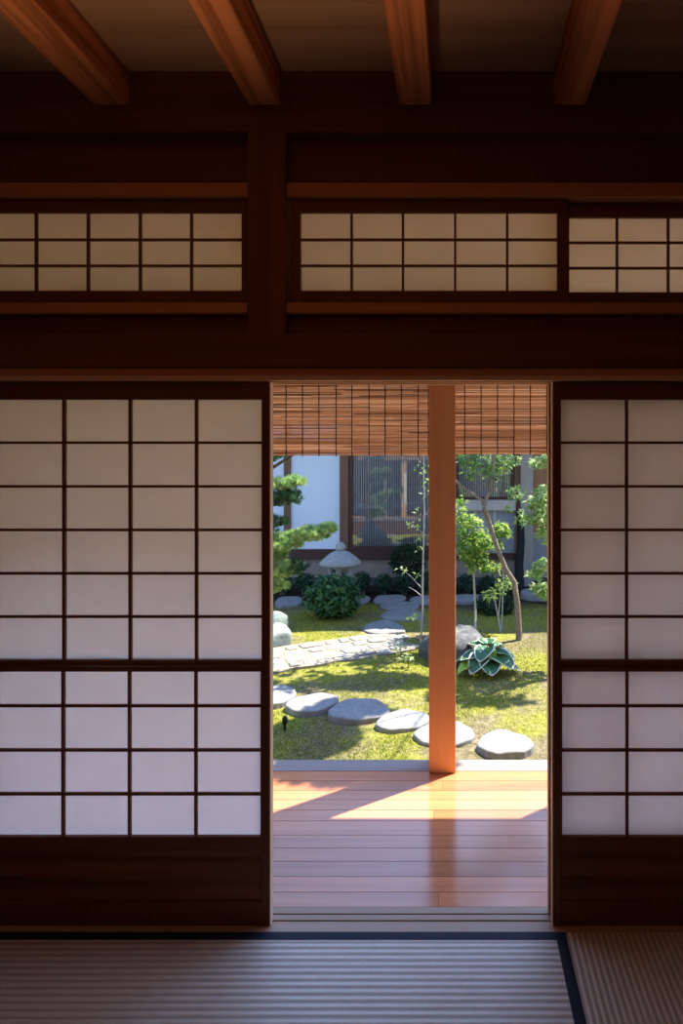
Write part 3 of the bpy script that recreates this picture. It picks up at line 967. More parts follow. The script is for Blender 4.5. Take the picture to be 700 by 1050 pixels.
# right bay: barred window over ledge, blue grey panel below
link('bay_post', MB().box(bx(448.2), bx(466), BD - 0.04, BD + 0.1, bz(563), TOP), frame_b, house, bevel=0.003)
glassdoor(466.3, 527, 512)
link('ledge', MB().box(bx(466), bx(528), BD - 0.10, BD + 0.1, bz(523), bz(512.3)), ledge_m, house, bevel=0.004)
link('lower_panel', MB().box(bx(466), bx(528), BD, BD + 0.05, bz(567), bz(523)), greyblue, house)
for p in (487, 507):
    link('panel_batten', MB().box(bx(p - 1.5), bx(p + 1.5), BD - 0.02, BD, bz(567), bz(523)), ledge_m, house)
link('bay_sill', MB().box(bx(466), bx(528), BD - 0.05, BD + 0.08, bz(573), bz(567)), sill_b, house)
link('corner_post', MB().box(bx(527.3), bx(532.5), BD - 0.05, BD + 0.1, bz(592), TOP), frame_b, house)
link('pillar', MB().box(bx(532.7), bx(545), BD - 0.18, BD + 0.02, bz(602), TOP), pillar_b, house, bevel=0.008)
link('boarded_wall', MB().box(bx(545.2), B1, BD - 0.02, BD + 0.1, bz(545), TOP), brown_b, house)
link('low_wall', MB().box(bx(545.2), B1, BD + 0.03, BD + 0.12, bz(600), bz(545.2)), inside_m, house)
link('interior_curtain', MB().box(bx(357.8), bx(527), BD + 0.35, BD + 0.37, bz(563), TOP), inside_m, house)
link('upper_wall', MB().box(B0, B1, BD, BD + 0.12, TOP + 0.001, 2.9), plaster_b, house)
link('rear_wall', MB().box(B0, B1, BD + 2.9, BD + 3.0, GZ, 3.4), plaster_b, house)
rf = MB()
f = lambda d: 2.80 + (d - 7.80) * 0.30
rf.add([(B0 - .4, 7.80, f(7.80)), (B1 + .4, 7.80, f(7.80)), (B1 + .4, 12.6, f(10.7)), (B0 - .4, 12.6, f(10.7)), (B0 - .4, 10.5, f(10.5)), (B1 + .4, 10.5, f(10.5)),
        (B0 - .4, 7.80, f(7.80) + .1), (B1 + .4, 7.80, f(7.80) + .1), (B1 + .4, 10.5, f(10.5) + .1), (B0 - .4, 10.5, f(10.5) + .1), (B1 + .4, 12.6, f(10.7) - .5), (B0 - .4, 12.6, f(10.7) - .5)],
       [(0, 4, 5, 1), (6, 7, 8, 9), (0, 1, 7, 6), (9, 8, 10, 11), (4, 11, 10, 5), (1, 5, 8, 7), (0, 6, 9, 4), (5, 10, 8), (4, 9, 11)])
link('roof', rf, roof_m, house)

# ------------------------------------------------------------------ stone lantern
LD = 7.85
lx = X(349, LD)
zt = lambda py: Z(py, LD)
lan = thing('stone_lantern', (lx, LD, GZ), 'grey stone lantern with wide cap and round knob behind the glossy bush', 'stone lantern')
pxm = LD / F
link('base', MB().lathe(lx, LD, [(0.18, GZ - 0.03), (0.18, GZ + 0.05), (0.16, GZ + 0.09), (0.12, GZ + 0.11)], poly=6), lantern_m, lan, bevel=0.004)
link('shaft', MB().lathe(lx, LD, [(0.11, GZ + 0.105), (0.10, GZ + 0.2), (0.11, GZ + 0.3)], 20), lantern_m, lan, smooth=True)
link('platform', MB().lathe(lx, LD, [(0.12, GZ + 0.295), (0.23, GZ + 0.34), (0.24, GZ + 0.38), (0.20, GZ + 0.39)], poly=6), lantern_m, lan, bevel=0.004)
zl0, zl1 = GZ + 0.388, zt(579.5)
rl = 11 * pxm
fbx = MB()
for i in range(6):
    a = 2 * math.pi * (i + 0.5) / 6
    fbx.lathe(lx + math.cos(a) * rl * 0.92, LD + math.sin(a) * rl * 0.92, [(0.035, zl0), (0.035, zl1)], 8)
fbx.lathe(lx, LD, [(rl * 1.0, zl0), (rl * 1.0, zl0 + 0.05)], poly=6).lathe(lx, LD, [(rl * 1.0, zl1 - 0.04), (rl * 1.0, zl1 + 0.004)], poly=6)
link('light_chamber', fbx, lantern_m, lan)
link('cap', MB().lathe(lx, LD, [(10.5 * pxm, zt(579.5)), (20.3 * pxm, zt(578.8)), (21.4 * pxm, zt(577)), (16.5 * pxm, zt(572)), (10.5 * pxm, zt(567.2)), (5 * pxm, zt(564.5))], 28), lantern_m, lan, smooth=True)
link('knob', MB().lathe(lx, LD, [(3 * pxm, zt(565.2)), (5 * pxm, zt(563)), (5.4 * pxm, zt(560.5)), (4.2 * pxm, zt(558)), (1.5 * pxm, zt(556)), (0.2 * pxm, zt(555.4))], 20), lantern_m, lan, smooth=True)

# ------------------------------------------------------------------ plants


def unit(n):
    v = NR.normal(size=(n, 3))
    return v / np.linalg.norm(v, axis=1, keepdims=True)


def leaves_mesh(mb, P, size, up=0.6, elong=2.0, lobes=1, jitter=0.35):
    """leaf blades at points P: folded diamonds (4 triangles each lobe)"""
    n = len(P)
    if n == 0:
        return
    d = unit(n)                                   # pointing direction
    d[:, 2] = d[:, 2] * 0.5 - 0.15
    d /= np.linalg.norm(d, axis=1, keepdims=True)
    nn = unit(n) * (1 - up)
    nn[:, 2] += up
    s = np.cross(d, nn)
    s /= np.linalg.norm(s, axis=1, keepdims=True) + 1e-9
    nn = np.cross(s, d)
    sz = size * (1 + jitter * (NR.random(n) * 2 - 1))
    for i in range(n):
        p = P[i]
        vs, fs = [], []
        for k in range(lobes):
            a = 0 if lobes == 1 else (k - (lobes - 1) / 2) * 0.95
            dd = d[i] * math.cos(a) + s[i] * math.sin(a)
            ss = -d[i] * math.sin(a) + s[i] * math.cos(a)
            L_ = sz[i] * (1.0 if abs(a) < 0.1 else 0.8)
            w = L_ / elong / 2
            b = len(vs)
            m = p + dd * L_ * 0.45
            vs += [p, m + ss * w + nn[i] * w * 0.35, p + dd * L_ - nn[i] * L_ * 0.12, m - ss * w + nn[i] * w * 0.35, m]
            fs += [(b, b + 1, b + 4), (b + 1, b + 2, b + 4), (b + 2, b + 3, b + 4), (b + 3, b, b + 4)]
        if lobes > 1:
            # lobes share the stalk point, so a leaf is one island
            vs2, remap = [p], {}
            for q in range(len(vs)):
                if q % 5 == 0:
                    remap[q] = 0
                else:
                    remap[q] = len(vs2)
                    vs2.append(vs[q])
            vs, fs = vs2, [tuple(remap[q] for q in f_) for f_ in fs]
        mb.add(vs, fs)


def blob(c, r, n, shell=0.55):
    u = unit(n)
    rad = shell + (1 - shell) * NR.random(n) ** 0.5
    return np.array(c) + u * rad[:, None] * np.array(r)


def pxblob(px, py, d, rpx, rpy, n, rd=None, shell=0.3):
    k = d / F
    return blob((X(px, d), d, Z(py, d)), (rpx * k, rd if rd else (rpx + rpy) / 2 * k, rpy * k), n, shell)


def pt(px, py, d): return (X(px, d), d, Z(py, d))


# black pine at the left
PD = 5.6
pine = thing('pine_tree', (X(262, PD), PD, GZ), 'trained pine tree with layered needle pads at the left screen edge', 'pine tree')
tr = MB()
tr.tube([(X(258, PD), PD, GZ - 0.05), pt(262, 620, PD), pt(254, 570, PD), pt(263, 520, PD), pt(256, 470, PD), pt(262, 420, PD), pt(258, 370, PD)], [0.085, 0.075, 0.07, 0.06, 0.05, 0.04, 0.02], 10)
link('trunk', tr, pine_bark, pine, smooth=True)
brs = [[(258, 478), (280, 479), (303, 465)], [(262, 518), (284, 517), (308, 503)], [(258, 572), (284, 562), (318, 551), (338, 546)], [(260, 590), (280, 590), (298, 580)], [(260, 612), (276, 606), (288, 600)], [(262, 550), (280, 540), (290, 535)]]
for b in brs:
    m = MB()
    m.tube([pt(px, py, PD - 0.05 * (i > 0)) for i, (px, py) in enumerate(b)], [0.028, 0.02, 0.009, 0.006][:len(b)] if len(b) == 4 else [0.026, 0.018, 0.008], 8)
    link('branch', m, pine_bark, pine, smooth=True)


def needle_pad(pads, mat, length, per=26):
    """pads: list of (px, py, rx, ry, tufts, rd): tufts of needles pointing up and outward"""
    mb = MB()
    for px, py, rx, ry, n, rd in pads:
        c = np.array(pt(px, py, PD - 0.05))
        k = PD / F
        u = unit(n)
        rad = NR.random(n) ** (1 / 2.2)
        base = c + u * rad[:, None] * np.array((rx * k, rd, ry * k))
        for q in base:
            ax_ = np.array([(q[0] - c[0]) / (rx * k) * 0.5, (q[1] - c[1]) / rd * 0.5, 0.9]) + NR.normal(size=3) * 0.25
            ax_ /= np.linalg.norm(ax_)
            dirs = ax_ + NR.normal(size=(per, 3)) * 0.42
            dirs /= np.linalg.norm(dirs, axis=1, keepdims=True)
            vs, fs = [q], []
            for dd in dirs:
                L_ = length * NR.uniform(0.7, 1.1)
                s = np.cross(dd, (0.3, 0.9, 0.2))
                s /= np.linalg.norm(s)
                b = len(vs)
                e = q + dd * L_
                vs += [q + dd * L_ * 0.3 + s * 0.003, e, q + dd * L_ * 0.3 - s * 0.003]
                fs += [(0, b, b + 1), (0, b + 1, b + 2)]
            mb.add(vs, fs)
    return mb


link('needle_pad', needle_pad([(272, 466, 26, 9, 90, 0.22), (298, 458, 14, 7, 40, 0.14)], needle_shade, 0.075), needle_shade, pine)
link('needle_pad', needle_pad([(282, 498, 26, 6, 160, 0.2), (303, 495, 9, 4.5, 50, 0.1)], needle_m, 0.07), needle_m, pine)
link('needle_pad', needle_pad([(286, 512, 24, 9, 150, 0.2)], needle_shade, 0.07), needle_shade, pine)
link('needle_pad', needle_pad([(318, 549, 19, 7, 170, 0.17), (335, 544, 9, 5, 60, 0.1), (294, 557, 18, 9, 150, 0.2), (278, 567, 15, 10, 110, 0.2)], needle_m, 0.066), needle_m, pine)
link('needle_pad', needle_pad([(280, 536, 14, 5, 40, 0.15), (272, 548, 10, 6, 30, 0.15)], needle_shade, 0.07), needle_shade, pine)
link('needle_pad', needle_pad([(286, 584, 18, 9, 150, 0.2)], needle_m, 0.066), needle_m, pine)
link('needle_pad', needle_pad([(306, 584, 10, 8, 45, 0.14)], needle_shade, 0.06), needle_shade, pine)
link('needle_pad', needle_pad([(281, 603, 13, 6, 70, 0.16)], needle_m, 0.06), needle_m, pine)


def shrub(name, c, r, n, size, mat, label, cat, group=None, elong=1.9, stems=5, up=0.35, shell=0.45):
    t = thing(name, (c[0], c[1], GZ), label, cat, group)
    mb = MB()
    leaves_mesh(mb, blob(c, r, n, shell), size, up, elong)
    link('foliage', mb, mat, t)
    st = MB()
    for k in range(stems):
        a = 6.28 * k / stems + 0.4
        st.tube([(c[0] + 0.03 * math.cos(a), c[1] + 0.03 * math.sin(a), GZ - 0.02), (c[0] + r[0] * 0.4 * math.cos(a), c[1] + r[1] * 0.4 * math.sin(a), c[2]), (c[0] + r[0] * 0.7 * math.cos(a), c[1] + r[1] * 0.7 * math.sin(a), c[2] + r[2] * 0.5)], [0.012, 0.008, 0.003], 6)
    link('stem', st, bark_m, t)
    return t


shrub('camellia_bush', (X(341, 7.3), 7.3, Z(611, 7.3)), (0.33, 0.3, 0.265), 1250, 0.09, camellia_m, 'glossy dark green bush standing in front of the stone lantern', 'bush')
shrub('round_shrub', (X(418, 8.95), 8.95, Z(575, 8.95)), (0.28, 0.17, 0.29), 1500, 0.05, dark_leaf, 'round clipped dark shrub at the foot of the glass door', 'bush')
eg = 'low leafy plants along the far house'
for px, w, h_, lab in ((371, 0.13, 0.15, 'low leafy edging plant just right of the stone lantern'), (393, 0.13, 0.13, 'low leafy edging plant between lantern and round dark shrub'),
                       (312, 0.13, 0.14, 'low leafy edging plant left of the glossy bush'), (290, 0.13, 0.13, 'low leafy edging plant behind the lowest pine pad'),
                       (414, 0.12, 0.12, 'low leafy edging plant under the left side of the round dark shrub'), (436, 0.13, 0.15, 'low leafy edging plant under the round dark shrub beside the post'),
                       (478, 0.13, 0.13, 'low leafy edging plant behind the small bright green tree'), (500, 0.13, 0.12, 'low leafy edging plant behind the low black green leaf mass')):
    shrub('edging_plant', (X(px, 8.62), 8.62, GZ + h_ * 1.1 + 0.03), (w * 0.92, 0.12, h_), 420, 0.06, blue_leaf, lab, 'plant', eg)
shrub('gap_leaf_mass', (X(507, 7.6), 7.6, GZ + 0.10), (0.27, 0.2, 0.15), 1100, 0.045, dark_leaf, 'low black green leaf mass filling the gap behind the twin stemmed plant', 'bush')  # dark leaves put in where a black gap shows

# maple: trunk and branches seen right of the post, crown mostly above the blind
MD = 6.46
maple = thing('maple_tree', (X(531, MD), MD, GZ), 'maple tree with leaning forked trunk right of the orange post', 'maple tree')
m = MB()
m.tube([(X(532, MD), MD, GZ - 0.05), pt(532, 652, MD), pt(530, 618, MD), pt(527, 597, MD), pt(518, 583, MD), pt(509, 560, MD), pt(502, 538, MD), pt(496, 521, MD)], [0.04, 0.036, 0.032, 0.030, 0.028, 0.027, 0.026, 0.025], 10)
link('trunk', m, bark_m, maple, smooth=True)
mb_list = [([pt(496, 521, MD), pt(494, 513, MD), pt(482, 505, MD), pt(469, 495, MD), pt(452, 470, MD), pt(440, 420, MD)], [0.022, 0.018, 0.016, 0.013, 0.010, 0.004]),
           ([pt(496, 521, MD), pt(499, 510, MD), pt(504, 502, MD), pt(501, 490, MD), pt(506, 465, MD), (0.62, 6.3, 2.5), (0.85, 6.3, 3.1), (1.1, 6.45, 3.45)], [0.022, 0.02, 0.018, 0.016, 0.014, 0.012, 0.009, 0.004]),
           ([pt(503, 497, MD), pt(494, 494, MD), pt(486, 500, MD)], [0.009, 0.007, 0.003]),
           ([(0.62, 6.3, 2.5), (0.3, 6.3, 2.9), (0.0, 6.2, 3.2)], [0.012, 0.008, 0.003]),
           ([(0.62, 6.3, 2.5), (1.0, 6.4, 3.0), (1.5, 6.5, 3.4)], [0.011, 0.008, 0.003]),
           ([pt(503, 500, MD), pt(508, 499, MD), pt(515, 488, MD)], [0.007, 0.005, 0.003]),
           ([(0.85, 6.3, 3.1), (0.95, 6.6, 3.15), (0.95, 6.9, 3.2)], [0.009, 0.006, 0.003])]
for pts, rd in mb_list:
    link('branch', MB().tube(pts, rd, 7), bark_m, maple, smooth=True)
mb = MB()
for px, py, rx, ry, n in ((492, 474, 24, 9, 130), (520, 472, 14, 8, 70), (482, 484, 9, 8, 36), (503, 486, 8, 9, 36), (516, 480, 10, 8, 36), (528, 505, 10, 7, 44), (534, 530, 6, 8, 26), (470, 470, 10, 8, 40), (521, 522, 4, 4, 8)):
    leaves_mesh(mb, pxblob(px, py, MD, rx, ry, n, 0.18), 0.058, 0.5, 2.6, 3)
link('foliage', mb, maple_m, maple)
mb = MB()
for c, r, n in (((1.3, 6.52, 3.55), (0.52, 0.19, 0.14), 1400), ((0.3, 6.3, 3.0), (0.4, 0.35, 0.2), 120), ((0.0, 6.2, 3.2), (0.3, 0.3, 0.2), 90), ((0.62, 6.3, 2.55), (0.4, 0.3, 0.2), 90),
                ((0.95, 6.9, 3.2), (0.25, 0.2, 0.1), 70)):
    leaves_mesh(mb, blob(c, r, n, 0.1), 0.08, 0.75, 1.8, 3)
link('crown', mb, crown_m, maple)

# bright young tree
YD = 6.72
yt = thing('young_tree', (X(486.5, YD), YD, GZ), 'small bright yellow green tree on one thin stem beside the orange post', 'tree')
link('stem', MB().tube([(X(487, YD), YD, GZ - 0.03), pt(487, 620, YD), pt(485.5, 590, YD), pt(488, 560, YD), pt(484, 530, YD)], [0.015, 0.013, 0.012, 0.008, 0.003], 8), white_bark, yt, smooth=True)
mb = MB()
for px, py, rx, ry, n in ((479, 561, 14, 14, 420), (494, 555, 13, 12, 340), (473, 540, 9, 12, 200), (484, 534, 8, 9, 110), (472, 519, 6, 12, 80), (487, 572, 14, 7, 240), (500, 581, 13, 5, 150), (484, 582, 6, 5, 60)):
    leaves_mesh(mb, pxblob(px, py, YD, rx, ry, n, 0.17), 0.065, 0.5, 2.1, 1)
link('foliage', mb, lime_m, yt)

# spray of yellow leaves close to the maple trunk
TD = 6.78
tw = thing('twin_stem_plant', (X(512, TD), TD, GZ), 'little green plant on two thin stems between boulder and maple trunk', 'plant')
link('stem', MB().tube([(X(513, TD), TD, GZ - 0.02), pt(511, 635, TD), pt(507, 615, TD), pt(505, 604, TD)], [0.010, 0.009, 0.007, 0.003], 7), white_bark, tw, smooth=True)
link('stem', MB().tube([pt(510.5, 634, TD), pt(512, 618, TD), pt(514, 600, TD)], [0.008, 0.006, 0.003], 7), white_bark, tw, smooth=True)
mb = MB()
for px, py, rx, ry, n in ((517, 597, 10, 8, 100), (502, 611, 10, 5, 70), (511, 606, 9, 6, 50), (524, 601, 5, 4, 18)):
    leaves_mesh(mb, pxblob(px, py, TD, rx, ry, n, 0.1), 0.05, 0.5, 2.3, 1)
link('foliage', mb, pale_leaf, tw)
OD = 6.9
ot = thing('leafy_shoot', (X(512, OD), OD, GZ), 'yellow leaved shoot showing right against the leaning maple trunk', 'plant')
link('stem', MB().tube([(X(514, OD), OD, GZ - 0.02), pt(516, 590, OD), pt(512, 550, OD)], [0.009, 0.007, 0.003], 7), white_bark, ot, smooth=True)
mb = MB()
for px, py, rx, ry, n in ((512, 542, 9, 7, 60), (517, 548, 6, 5, 30), (511, 557, 4, 6, 16)):
    leaves_mesh(mb, pxblob(px, py, OD, rx, ry, n, 0.1), 0.065, 0.5, 2.1, 3)
link('foliage', mb, lime_m, ot)

# tree whose branches reach in from the right
ED = 5.6
et = thing('leafy_tree', (X(622, ED), ED, GZ), 'tree reaching sprays of pale green leaves in at the right screen edge', 'tree')
link('trunk', MB().tube([(X(622, ED), ED, GZ - 0.05), pt(618, 600, ED), pt(612, 540, ED), pt(606, 480, ED), pt(600, 420, ED)], [0.04, 0.036, 0.032, 0.026, 0.012], 9), bark_m, et, smooth=True)
for b in ([(613, 548), (580, 535), (550, 525)], [(606, 482), (580, 474), (548, 470)], [(618, 608), (585, 596), (550, 590)], [(612, 520), (575, 508), (556, 505)]):
    link('branch', MB().tube([pt(px, py, ED) for px, py in b], [0.014, 0.009, 0.003], 7), bark_m, et, smooth=True)
mb = MB()
for px, py, rx, ry, n in ((553, 474, 10, 6, 60), (570, 470, 14, 8, 60), (557, 505, 8, 7, 50), (549, 515, 9, 8, 60), (555, 530, 10, 8, 80), (541, 532, 6, 5, 28), (556, 546, 8, 6, 44), (563, 553, 6, 5, 24), (585, 525, 22, 24, 160),
                        (552, 582, 8, 6, 50), (558, 577, 8, 5, 40), (549, 590, 6, 5, 24), (555, 604, 9, 6, 70), (585, 590, 20, 14, 90), (595, 440, 40, 26, 200)):
    leaves_mesh(mb, pxblob(px, py, ED, rx, ry, n, 0.13), 0.06, 0.5, 2.1, 3)
link('foliage', mb, pale_leaf, et)
for b in ([pt(600, 420, ED), (1.25, 5.5, 2.6), (1.1, 5.45, 3.3), (0.95, 5.5, 3.5)], [(1.25, 5.5, 2.6), (1.3, 4.8, 3.2), (1.25, 4.1, 3.5)], [(1.1, 5.45, 3.3), (1.15, 5.9, 3.5)], [(1.25, 5.5, 2.6), (1.7, 5.75, 3.0), (2.4, 5.95, 3.2)]):
    link('branch', MB().tube(b, [0.012, 0.009, 0.006, 0.003][-len(b):], 7), bark_m, et, smooth=True)
mb = MB()
for c, r, n in (((0.92, 5.48, 3.55), (0.34, 0.36, 0.16), 1500), ((1.15, 5.9, 3.6), (0.32, 0.17, 0.12), 560), ((1.22, 4.06, 3.52), (0.46, 0.16, 0.08), 620), ((1.5, 4.75, 3.3), (0.1, 0.1, 0.05), 14), ((2.1, 5.95, 3.2), (0.42, 0.1, 0.08), 80)):
    leaves_mesh(mb, blob(c, r, n, 0.1), 0.085, 0.75, 1.8, 3)
link('crown', mb, crown_m, et)

# thin white sapling left of the post
WD = 6.25
sp = thing('sapling', (X(431, WD), WD, GZ), 'thin white stemmed sapling with sparse twigs left of the orange post', 'sapling')
link('stem', MB().tube([(X(431, WD), WD, GZ - 0.03), pt(431.5, 655, WD), pt(433, 630, WD), pt(433, 600, WD), pt(434, 560, WD), pt(435, 520, WD), pt(434, 480, WD), pt(436, 440, WD)], [0.012, 0.011, 0.010, 0.010, 0.009, 0.008, 0.006, 0.003], 8), white_bark, sp, smooth=True)
tws = [[(433, 604), (423, 593), (413, 584)], [(434, 548), (428, 541), (420, 537)], [(433, 637), (426, 634), (419, 632)], [(435, 530), (440, 522), (446, 514)], [(433, 612), (426, 606), (419, 602)]]
for b in tws:
    link('twig', MB().tube([pt(px, py, WD) for px, py in b], [0.005, 0.004, 0.002], 6), white_bark, sp, smooth=True)
mb = MB()
for px, py, rx, ry, n in ((413, 584, 6, 4, 14), (424, 537, 8, 6, 22), (429, 527, 6, 8, 16), (422, 632, 6, 4, 18), (430, 562, 3, 5, 6), (428, 589, 3, 2, 5), (438, 500, 8, 12, 24), (432, 480, 8, 10, 20), (427, 553, 4, 3, 6)):
    leaves_mesh(mb, pxblob(px, py, WD, rx, ry, n, 0.08), 0.045, 0.5, 2.2, 1)
link('foliage', mb, blue_leaf if False else pale_leaf, sp)

# seedling on the moss
for px, py, lab in ((410, 674, 'tiny pale seedling in the moss left of the boulder, the farther one'), (418, 684, 'tiny pale seedling in the moss left of the boulder, the nearer one')):
    gx, gy = G(px, py)
    sd = thing('seedling', (gx, gy, GZ), lab, 'seedling', 'seedlings in the moss')
    link('stem', MB().tube([(gx, gy, GZ - 0.01), (gx + 0.01, gy, GZ + 0.05), (gx + 0.005, gy, GZ + 0.10)], [0.005, 0.004, 0.002], 6), bark_m, sd)
    mb = MB()
    leaves_mesh(mb, blob((gx, gy, GZ + 0.09), (0.07, 0.05, 0.035), 16, 0.3), 0.06, 0.6, 2.1)
    link('foliage', mb, pale_leaf, sd)

# hosta
HX, HY = G(500, 692)
HY += 0.03
hosta = thing('hosta_plant', (HX, HY, GZ), 'hosta with broad white edged leaves in front of the boulder', 'hosta')


def hosta_leaf(base, az, reach, rise, droop, L_, W_, lime=False, roll=0.0):
    """broad leaf on a stalk; azimuth in the plan, edge faces carry the cream margin"""
    bx_, by_, bz_ = base
    dx, dy = math.cos(az), math.sin(az)
    sx, sy = -dy, dx
    root = np.array((bx_ + dx * reach, by_ + dy * reach, bz_ + rise))
    nu, nv = 14, 13
    v, f, mi = [], [], []
    for i in range(nu):
        t = i / (nu - 1)
        wid = W_ * (math.sin(math.pi * min(1, (t * 0.95 + 0.045)) ** 0.78)) ** 0.58 * 0.5 + 0.001
        back = 0.0
        for j in range(nv):
            s = (j / (nv - 1)) * 2 - 1
            ln = L_ * t - L_ * 0.10 * abs(s) * (1 - t) ** 3 * 2
            z = -droop * t ** 1.8 + 0.03 * abs(s) * wid / (W_ * 0.5) + 0.006 * math.sin(s * 9) * t + roll * s * wid
            ss = s * wid
            v.append(root + np.array((dx * ln + sx * ss, dy * ln + sy * ss, z)))
    for i in range(nu - 1):
        for j in range(nv - 1):
            f.append((i * nv + j, i * nv + j + 1, (i + 1) * nv + j + 1, (i + 1) * nv + j))
            mi.append(1 if (j in (0, nv - 2) or i >= nu - 2) else 0)
    mb = MB()
    for q, k in zip(f, mi):
        mb.f.append(q)
        mb.mi.append(k)
    mb.v = [tuple(p) for p in v]
    o = link('leaf', mb, [hosta_l if lime else hosta_g, hosta_l if lime else hosta_w], hosta, smooth=True)
    sd = o.modifiers.new('thick', 'SOLIDIFY')
    sd.thickness = 0.0025
    link('leaf_stalk', MB().tube([(bx_, by_, bz_ - 0.02), (bx_ + dx * reach * 0.6, by_ + dy * reach * 0.6, bz_ + rise * 0.75), tuple(root)], [0.006, 0.005, 0.004], 6), hosta_l, o)


hb = (HX, HY, GZ)
for az, re_, ri, dr, L_, W_, li, ro in (
        (-1.45, 0.05, 0.13, 0.085, 0.22, 0.19, False, 0.0), (-0.55, 0.05, 0.19, 0.13, 0.25, 0.18, False, 0.25), (-2.3, 0.06, 0.17, 0.15, 0.21, 0.17, False, -0.25), (-3.0, 0.07, 0.17, 0.05, 0.21, 0.17, False, -0.1),
        (0.2, 0.06, 0.2, 0.10, 0.23, 0.18, False, 0.1), (0.9, 0.07, 0.23, 0.04, 0.21, 0.17, False, 0.0), (2.4, 0.07, 0.24, 0.03, 0.2, 0.17, False, 0.0), (1.6, 0.05, 0.26, 0.02, 0.2, 0.16, False, 0.0),
        (-1.1, 0.02, 0.20, 0.05, 0.11, 0.09, True, 0.1), (-0.2, 0.13, 0.11, 0.09, 0.18, 0.16, False, -0.2), (2.9, 0.16, 0.13, 0.08, 0.17, 0.15, False, 0.0), (-2.75, 0.17, 0.10, 0.09, 0.15, 0.13, True, 0.0), (-2.0, 0.02, 0.24, 0.10, 0.2, 0.17, False, 0.0)):
    hosta_leaf(hb, az, re_, ri, dr * 0.75, L_ * 0.88, W_ * 1.12, li, ro)

# small black stake
sx_, sy_ = G(292, 748)
st = thing('garden_stake', (sx_, sy_, GZ), 'small black stake standing in the shaded moss near the left screen', 'stake')
link('shaft', MB().lathe(sx_, sy_, [(0.010, GZ - 0.03), (0.010, GZ + 0.04)], 10), black_m, st)
link('head', MB().lathe(sx_, sy_, [(0.012, GZ + 0.04), (0.020, GZ + 0.05), (0.020, GZ + 0.085), (0.008, GZ + 0.10)], 12), black_m, st, smooth=True)
# dark post in front of the pillar
wd = 8.9
wp = thing('dark_post', (X(533, wd), wd, GZ), 'dark post standing before the pale pillar', 'post')
link('shaft', MB().tube([(X(533, wd), wd, GZ - 0.05), pt(532, 580, wd), pt(534, 555, wd), pt(533, 527, wd)], [0.075, 0.065, 0.06, 0.055], 10), near_black_m, wp, smooth=True)
link('cap', MB().lathe(X(533, wd), wd, [(0.06, Z(528, wd)), (0.062, Z(526.5, wd)), (0.03, Z(525, wd))], 12), black_m, wp)
# fallen leaf at the veranda edge
# moss blades as ground cover
nb = 42000
px_ = NR.uniform(268, 575, nb * 2)
dd_ = 3.35 + (7.9 - 3.35) * NR.random(nb * 2) ** 1.35
gx_ = (px_ - CX) * dd_ / F
keep = []
for x_, y_ in zip(gx_, dd_):
    if len(keep) >= nb:
        break
    if inside_stone(x_, y_):
        continue
    q = np.array((x_, y_)) - A0
    if -0.05 < q @ ax < Ln and -0.34 < q @ nrm < 0.36:
        continue
    n = math.sin(2.1 * x_ + 1.3) * math.sin(1.9 * y_ + 0.4) + 0.5 * math.sin(5.3 * x_ - 3.1 * y_)
    if x_ > -0.2 and y_ < 4.15 and R.random() < 0.6:
        continue
    if n > 0.15 and R.random() < 0.8:
        continue
    keep.append((x_, y_))
K = np.array(keep)
n = len(K)
hz = NR.uniform(0.008, 0.022, n)
an = NR.uniform(0, 6.28, n)
w = 0.0035
lean = NR.normal(size=(n, 2)) * 0.009
base = np.array([hg(a, b) for a, b in K]) - 0.003
V = np.empty((n, 3, 3))
V[:, 0] = np.c_[K[:, 0] - np.cos(an) * w, K[:, 1] - np.sin(an) * w, base]
V[:, 1] = np.c_[K[:, 0] + np.cos(an) * w, K[:, 1] + np.sin(an) * w, base]
V[:, 2] = np.c_[K + lean, base + hz]
mb = MB()
mb.v = V.reshape(-1, 3).tolist()
mb.f = [(3 * i, 3 * i + 1, 3 * i + 2) for i in range(n)]
mb.mi = [0] * n
o = link('moss', mb, blade_m)
tag(o, 'short yellow green moss tufts covering the garden ground', 'moss', kind='stuff')

# ------------------------------------------------------------------ light
sun = bpy.data.lights.new('sun', 'SUN')
sun.energy = 8.5
sun.angle = math.radians(0.6)
sun.color = (1.0, 0.93, 0.80)
so = bpy.data.objects.new('sun', sun)
col.objects.link(so)
so.rotation_euler = Vector((-0.4225, -0.2835, -0.861)).to_track_quat('-Z', 'Y').to_euler()

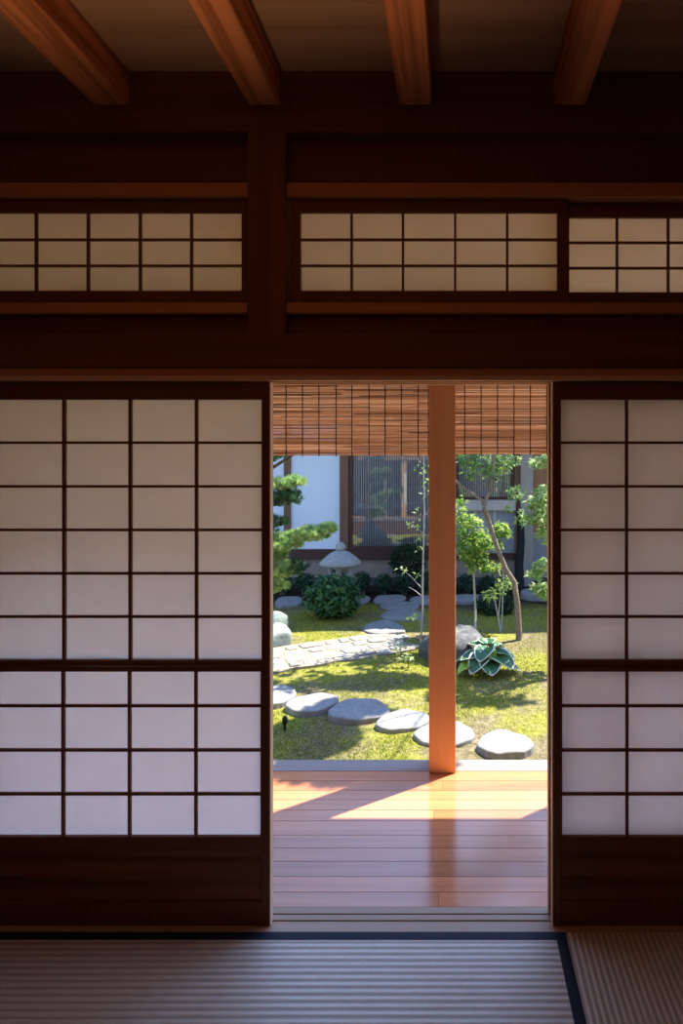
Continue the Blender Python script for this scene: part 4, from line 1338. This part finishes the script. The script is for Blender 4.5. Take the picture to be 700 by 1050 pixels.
w = bpy.data.worlds.new('sky')
sc.world = w
w.use_nodes = True
nt = w.node_tree
nt.nodes.clear()
out = nt.nodes.new('ShaderNodeOutputWorld')
bg = nt.nodes.new('ShaderNodeBackground')
tc = nt.nodes.new('ShaderNodeTexCoord')
sx = nt.nodes.new('ShaderNodeSeparateXYZ')
nt.links.new(tc.outputs['Generated'], sx.inputs[0])
rp = ramp(nt, [(0.0, (0.56, 0.72, 1.0)), (0.25, (0.45, 0.63, 1.0)), (1.0, (0.24, 0.44, 1.0))])
nt.links.new(sx.outputs['Z'], rp.inputs[0])
nt.links.new(rp.outputs[0], bg.inputs['Color'])
# sky is brighter on the sunny side
dt = N(nt, 'ShaderNodeVectorMath', operation='DOT_PRODUCT')
nv = N(nt, 'ShaderNodeVectorMath', operation='NORMALIZE')
nt.links.new(tc.outputs['Generated'], nv.inputs[0])
nt.links.new(nv.outputs[0], dt.inputs[0])
dt.inputs[1].default_value = Vector((0.35, 0.76, 0.55)).normalized()
mx_ = N(nt, 'ShaderNodeMath', operation='MAXIMUM')
mx_.inputs[1].default_value = 0.0
nt.links.new(dt.outputs['Value'], mx_.inputs[0])
pw = N(nt, 'ShaderNodeMath', operation='POWER')
pw.inputs[1].default_value = 5.0
nt.links.new(mx_.outputs[0], pw.inputs[0])
ma = N(nt, 'ShaderNodeMath', operation='MULTIPLY_ADD')
ma.inputs[1].default_value = 3.3
ma.inputs[2].default_value = 0.95
nt.links.new(pw.outputs[0], ma.inputs[0])
nt.links.new(ma.outputs[0], bg.inputs['Strength'])
nt.links.new(bg.outputs[0], out.inputs[0])

# ------------------------------------------------------------------ camera
cam = bpy.data.cameras.new('camera')
cam.sensor_width = 36
cam.sensor_fit = 'AUTO'
cam.lens = F / 1050 * 36
cam.shift_x = (350 - CX) / 1050
cam.shift_y = (CY - 525) / 1050
cam.clip_start = 0.05
co = bpy.data.objects.new('camera', cam)
col.objects.link(co)
co.location = (0, 0, H)
co.rotation_euler = (math.pi / 2, 0, 0)
sc.camera = co

vs_ = sc.view_settings
sc.display_settings.display_device = 'sRGB'
vs_.view_transform = 'Standard'
vs_.look = 'None'
vs_.exposure = 0.7
vs_.gamma = 1.0
vs_.use_curve_mapping = False
sc.cycles.diffuse_bounces = 8
sc.cycles.max_bounces = 14
sc.cycles.transparent_max_bounces = 12
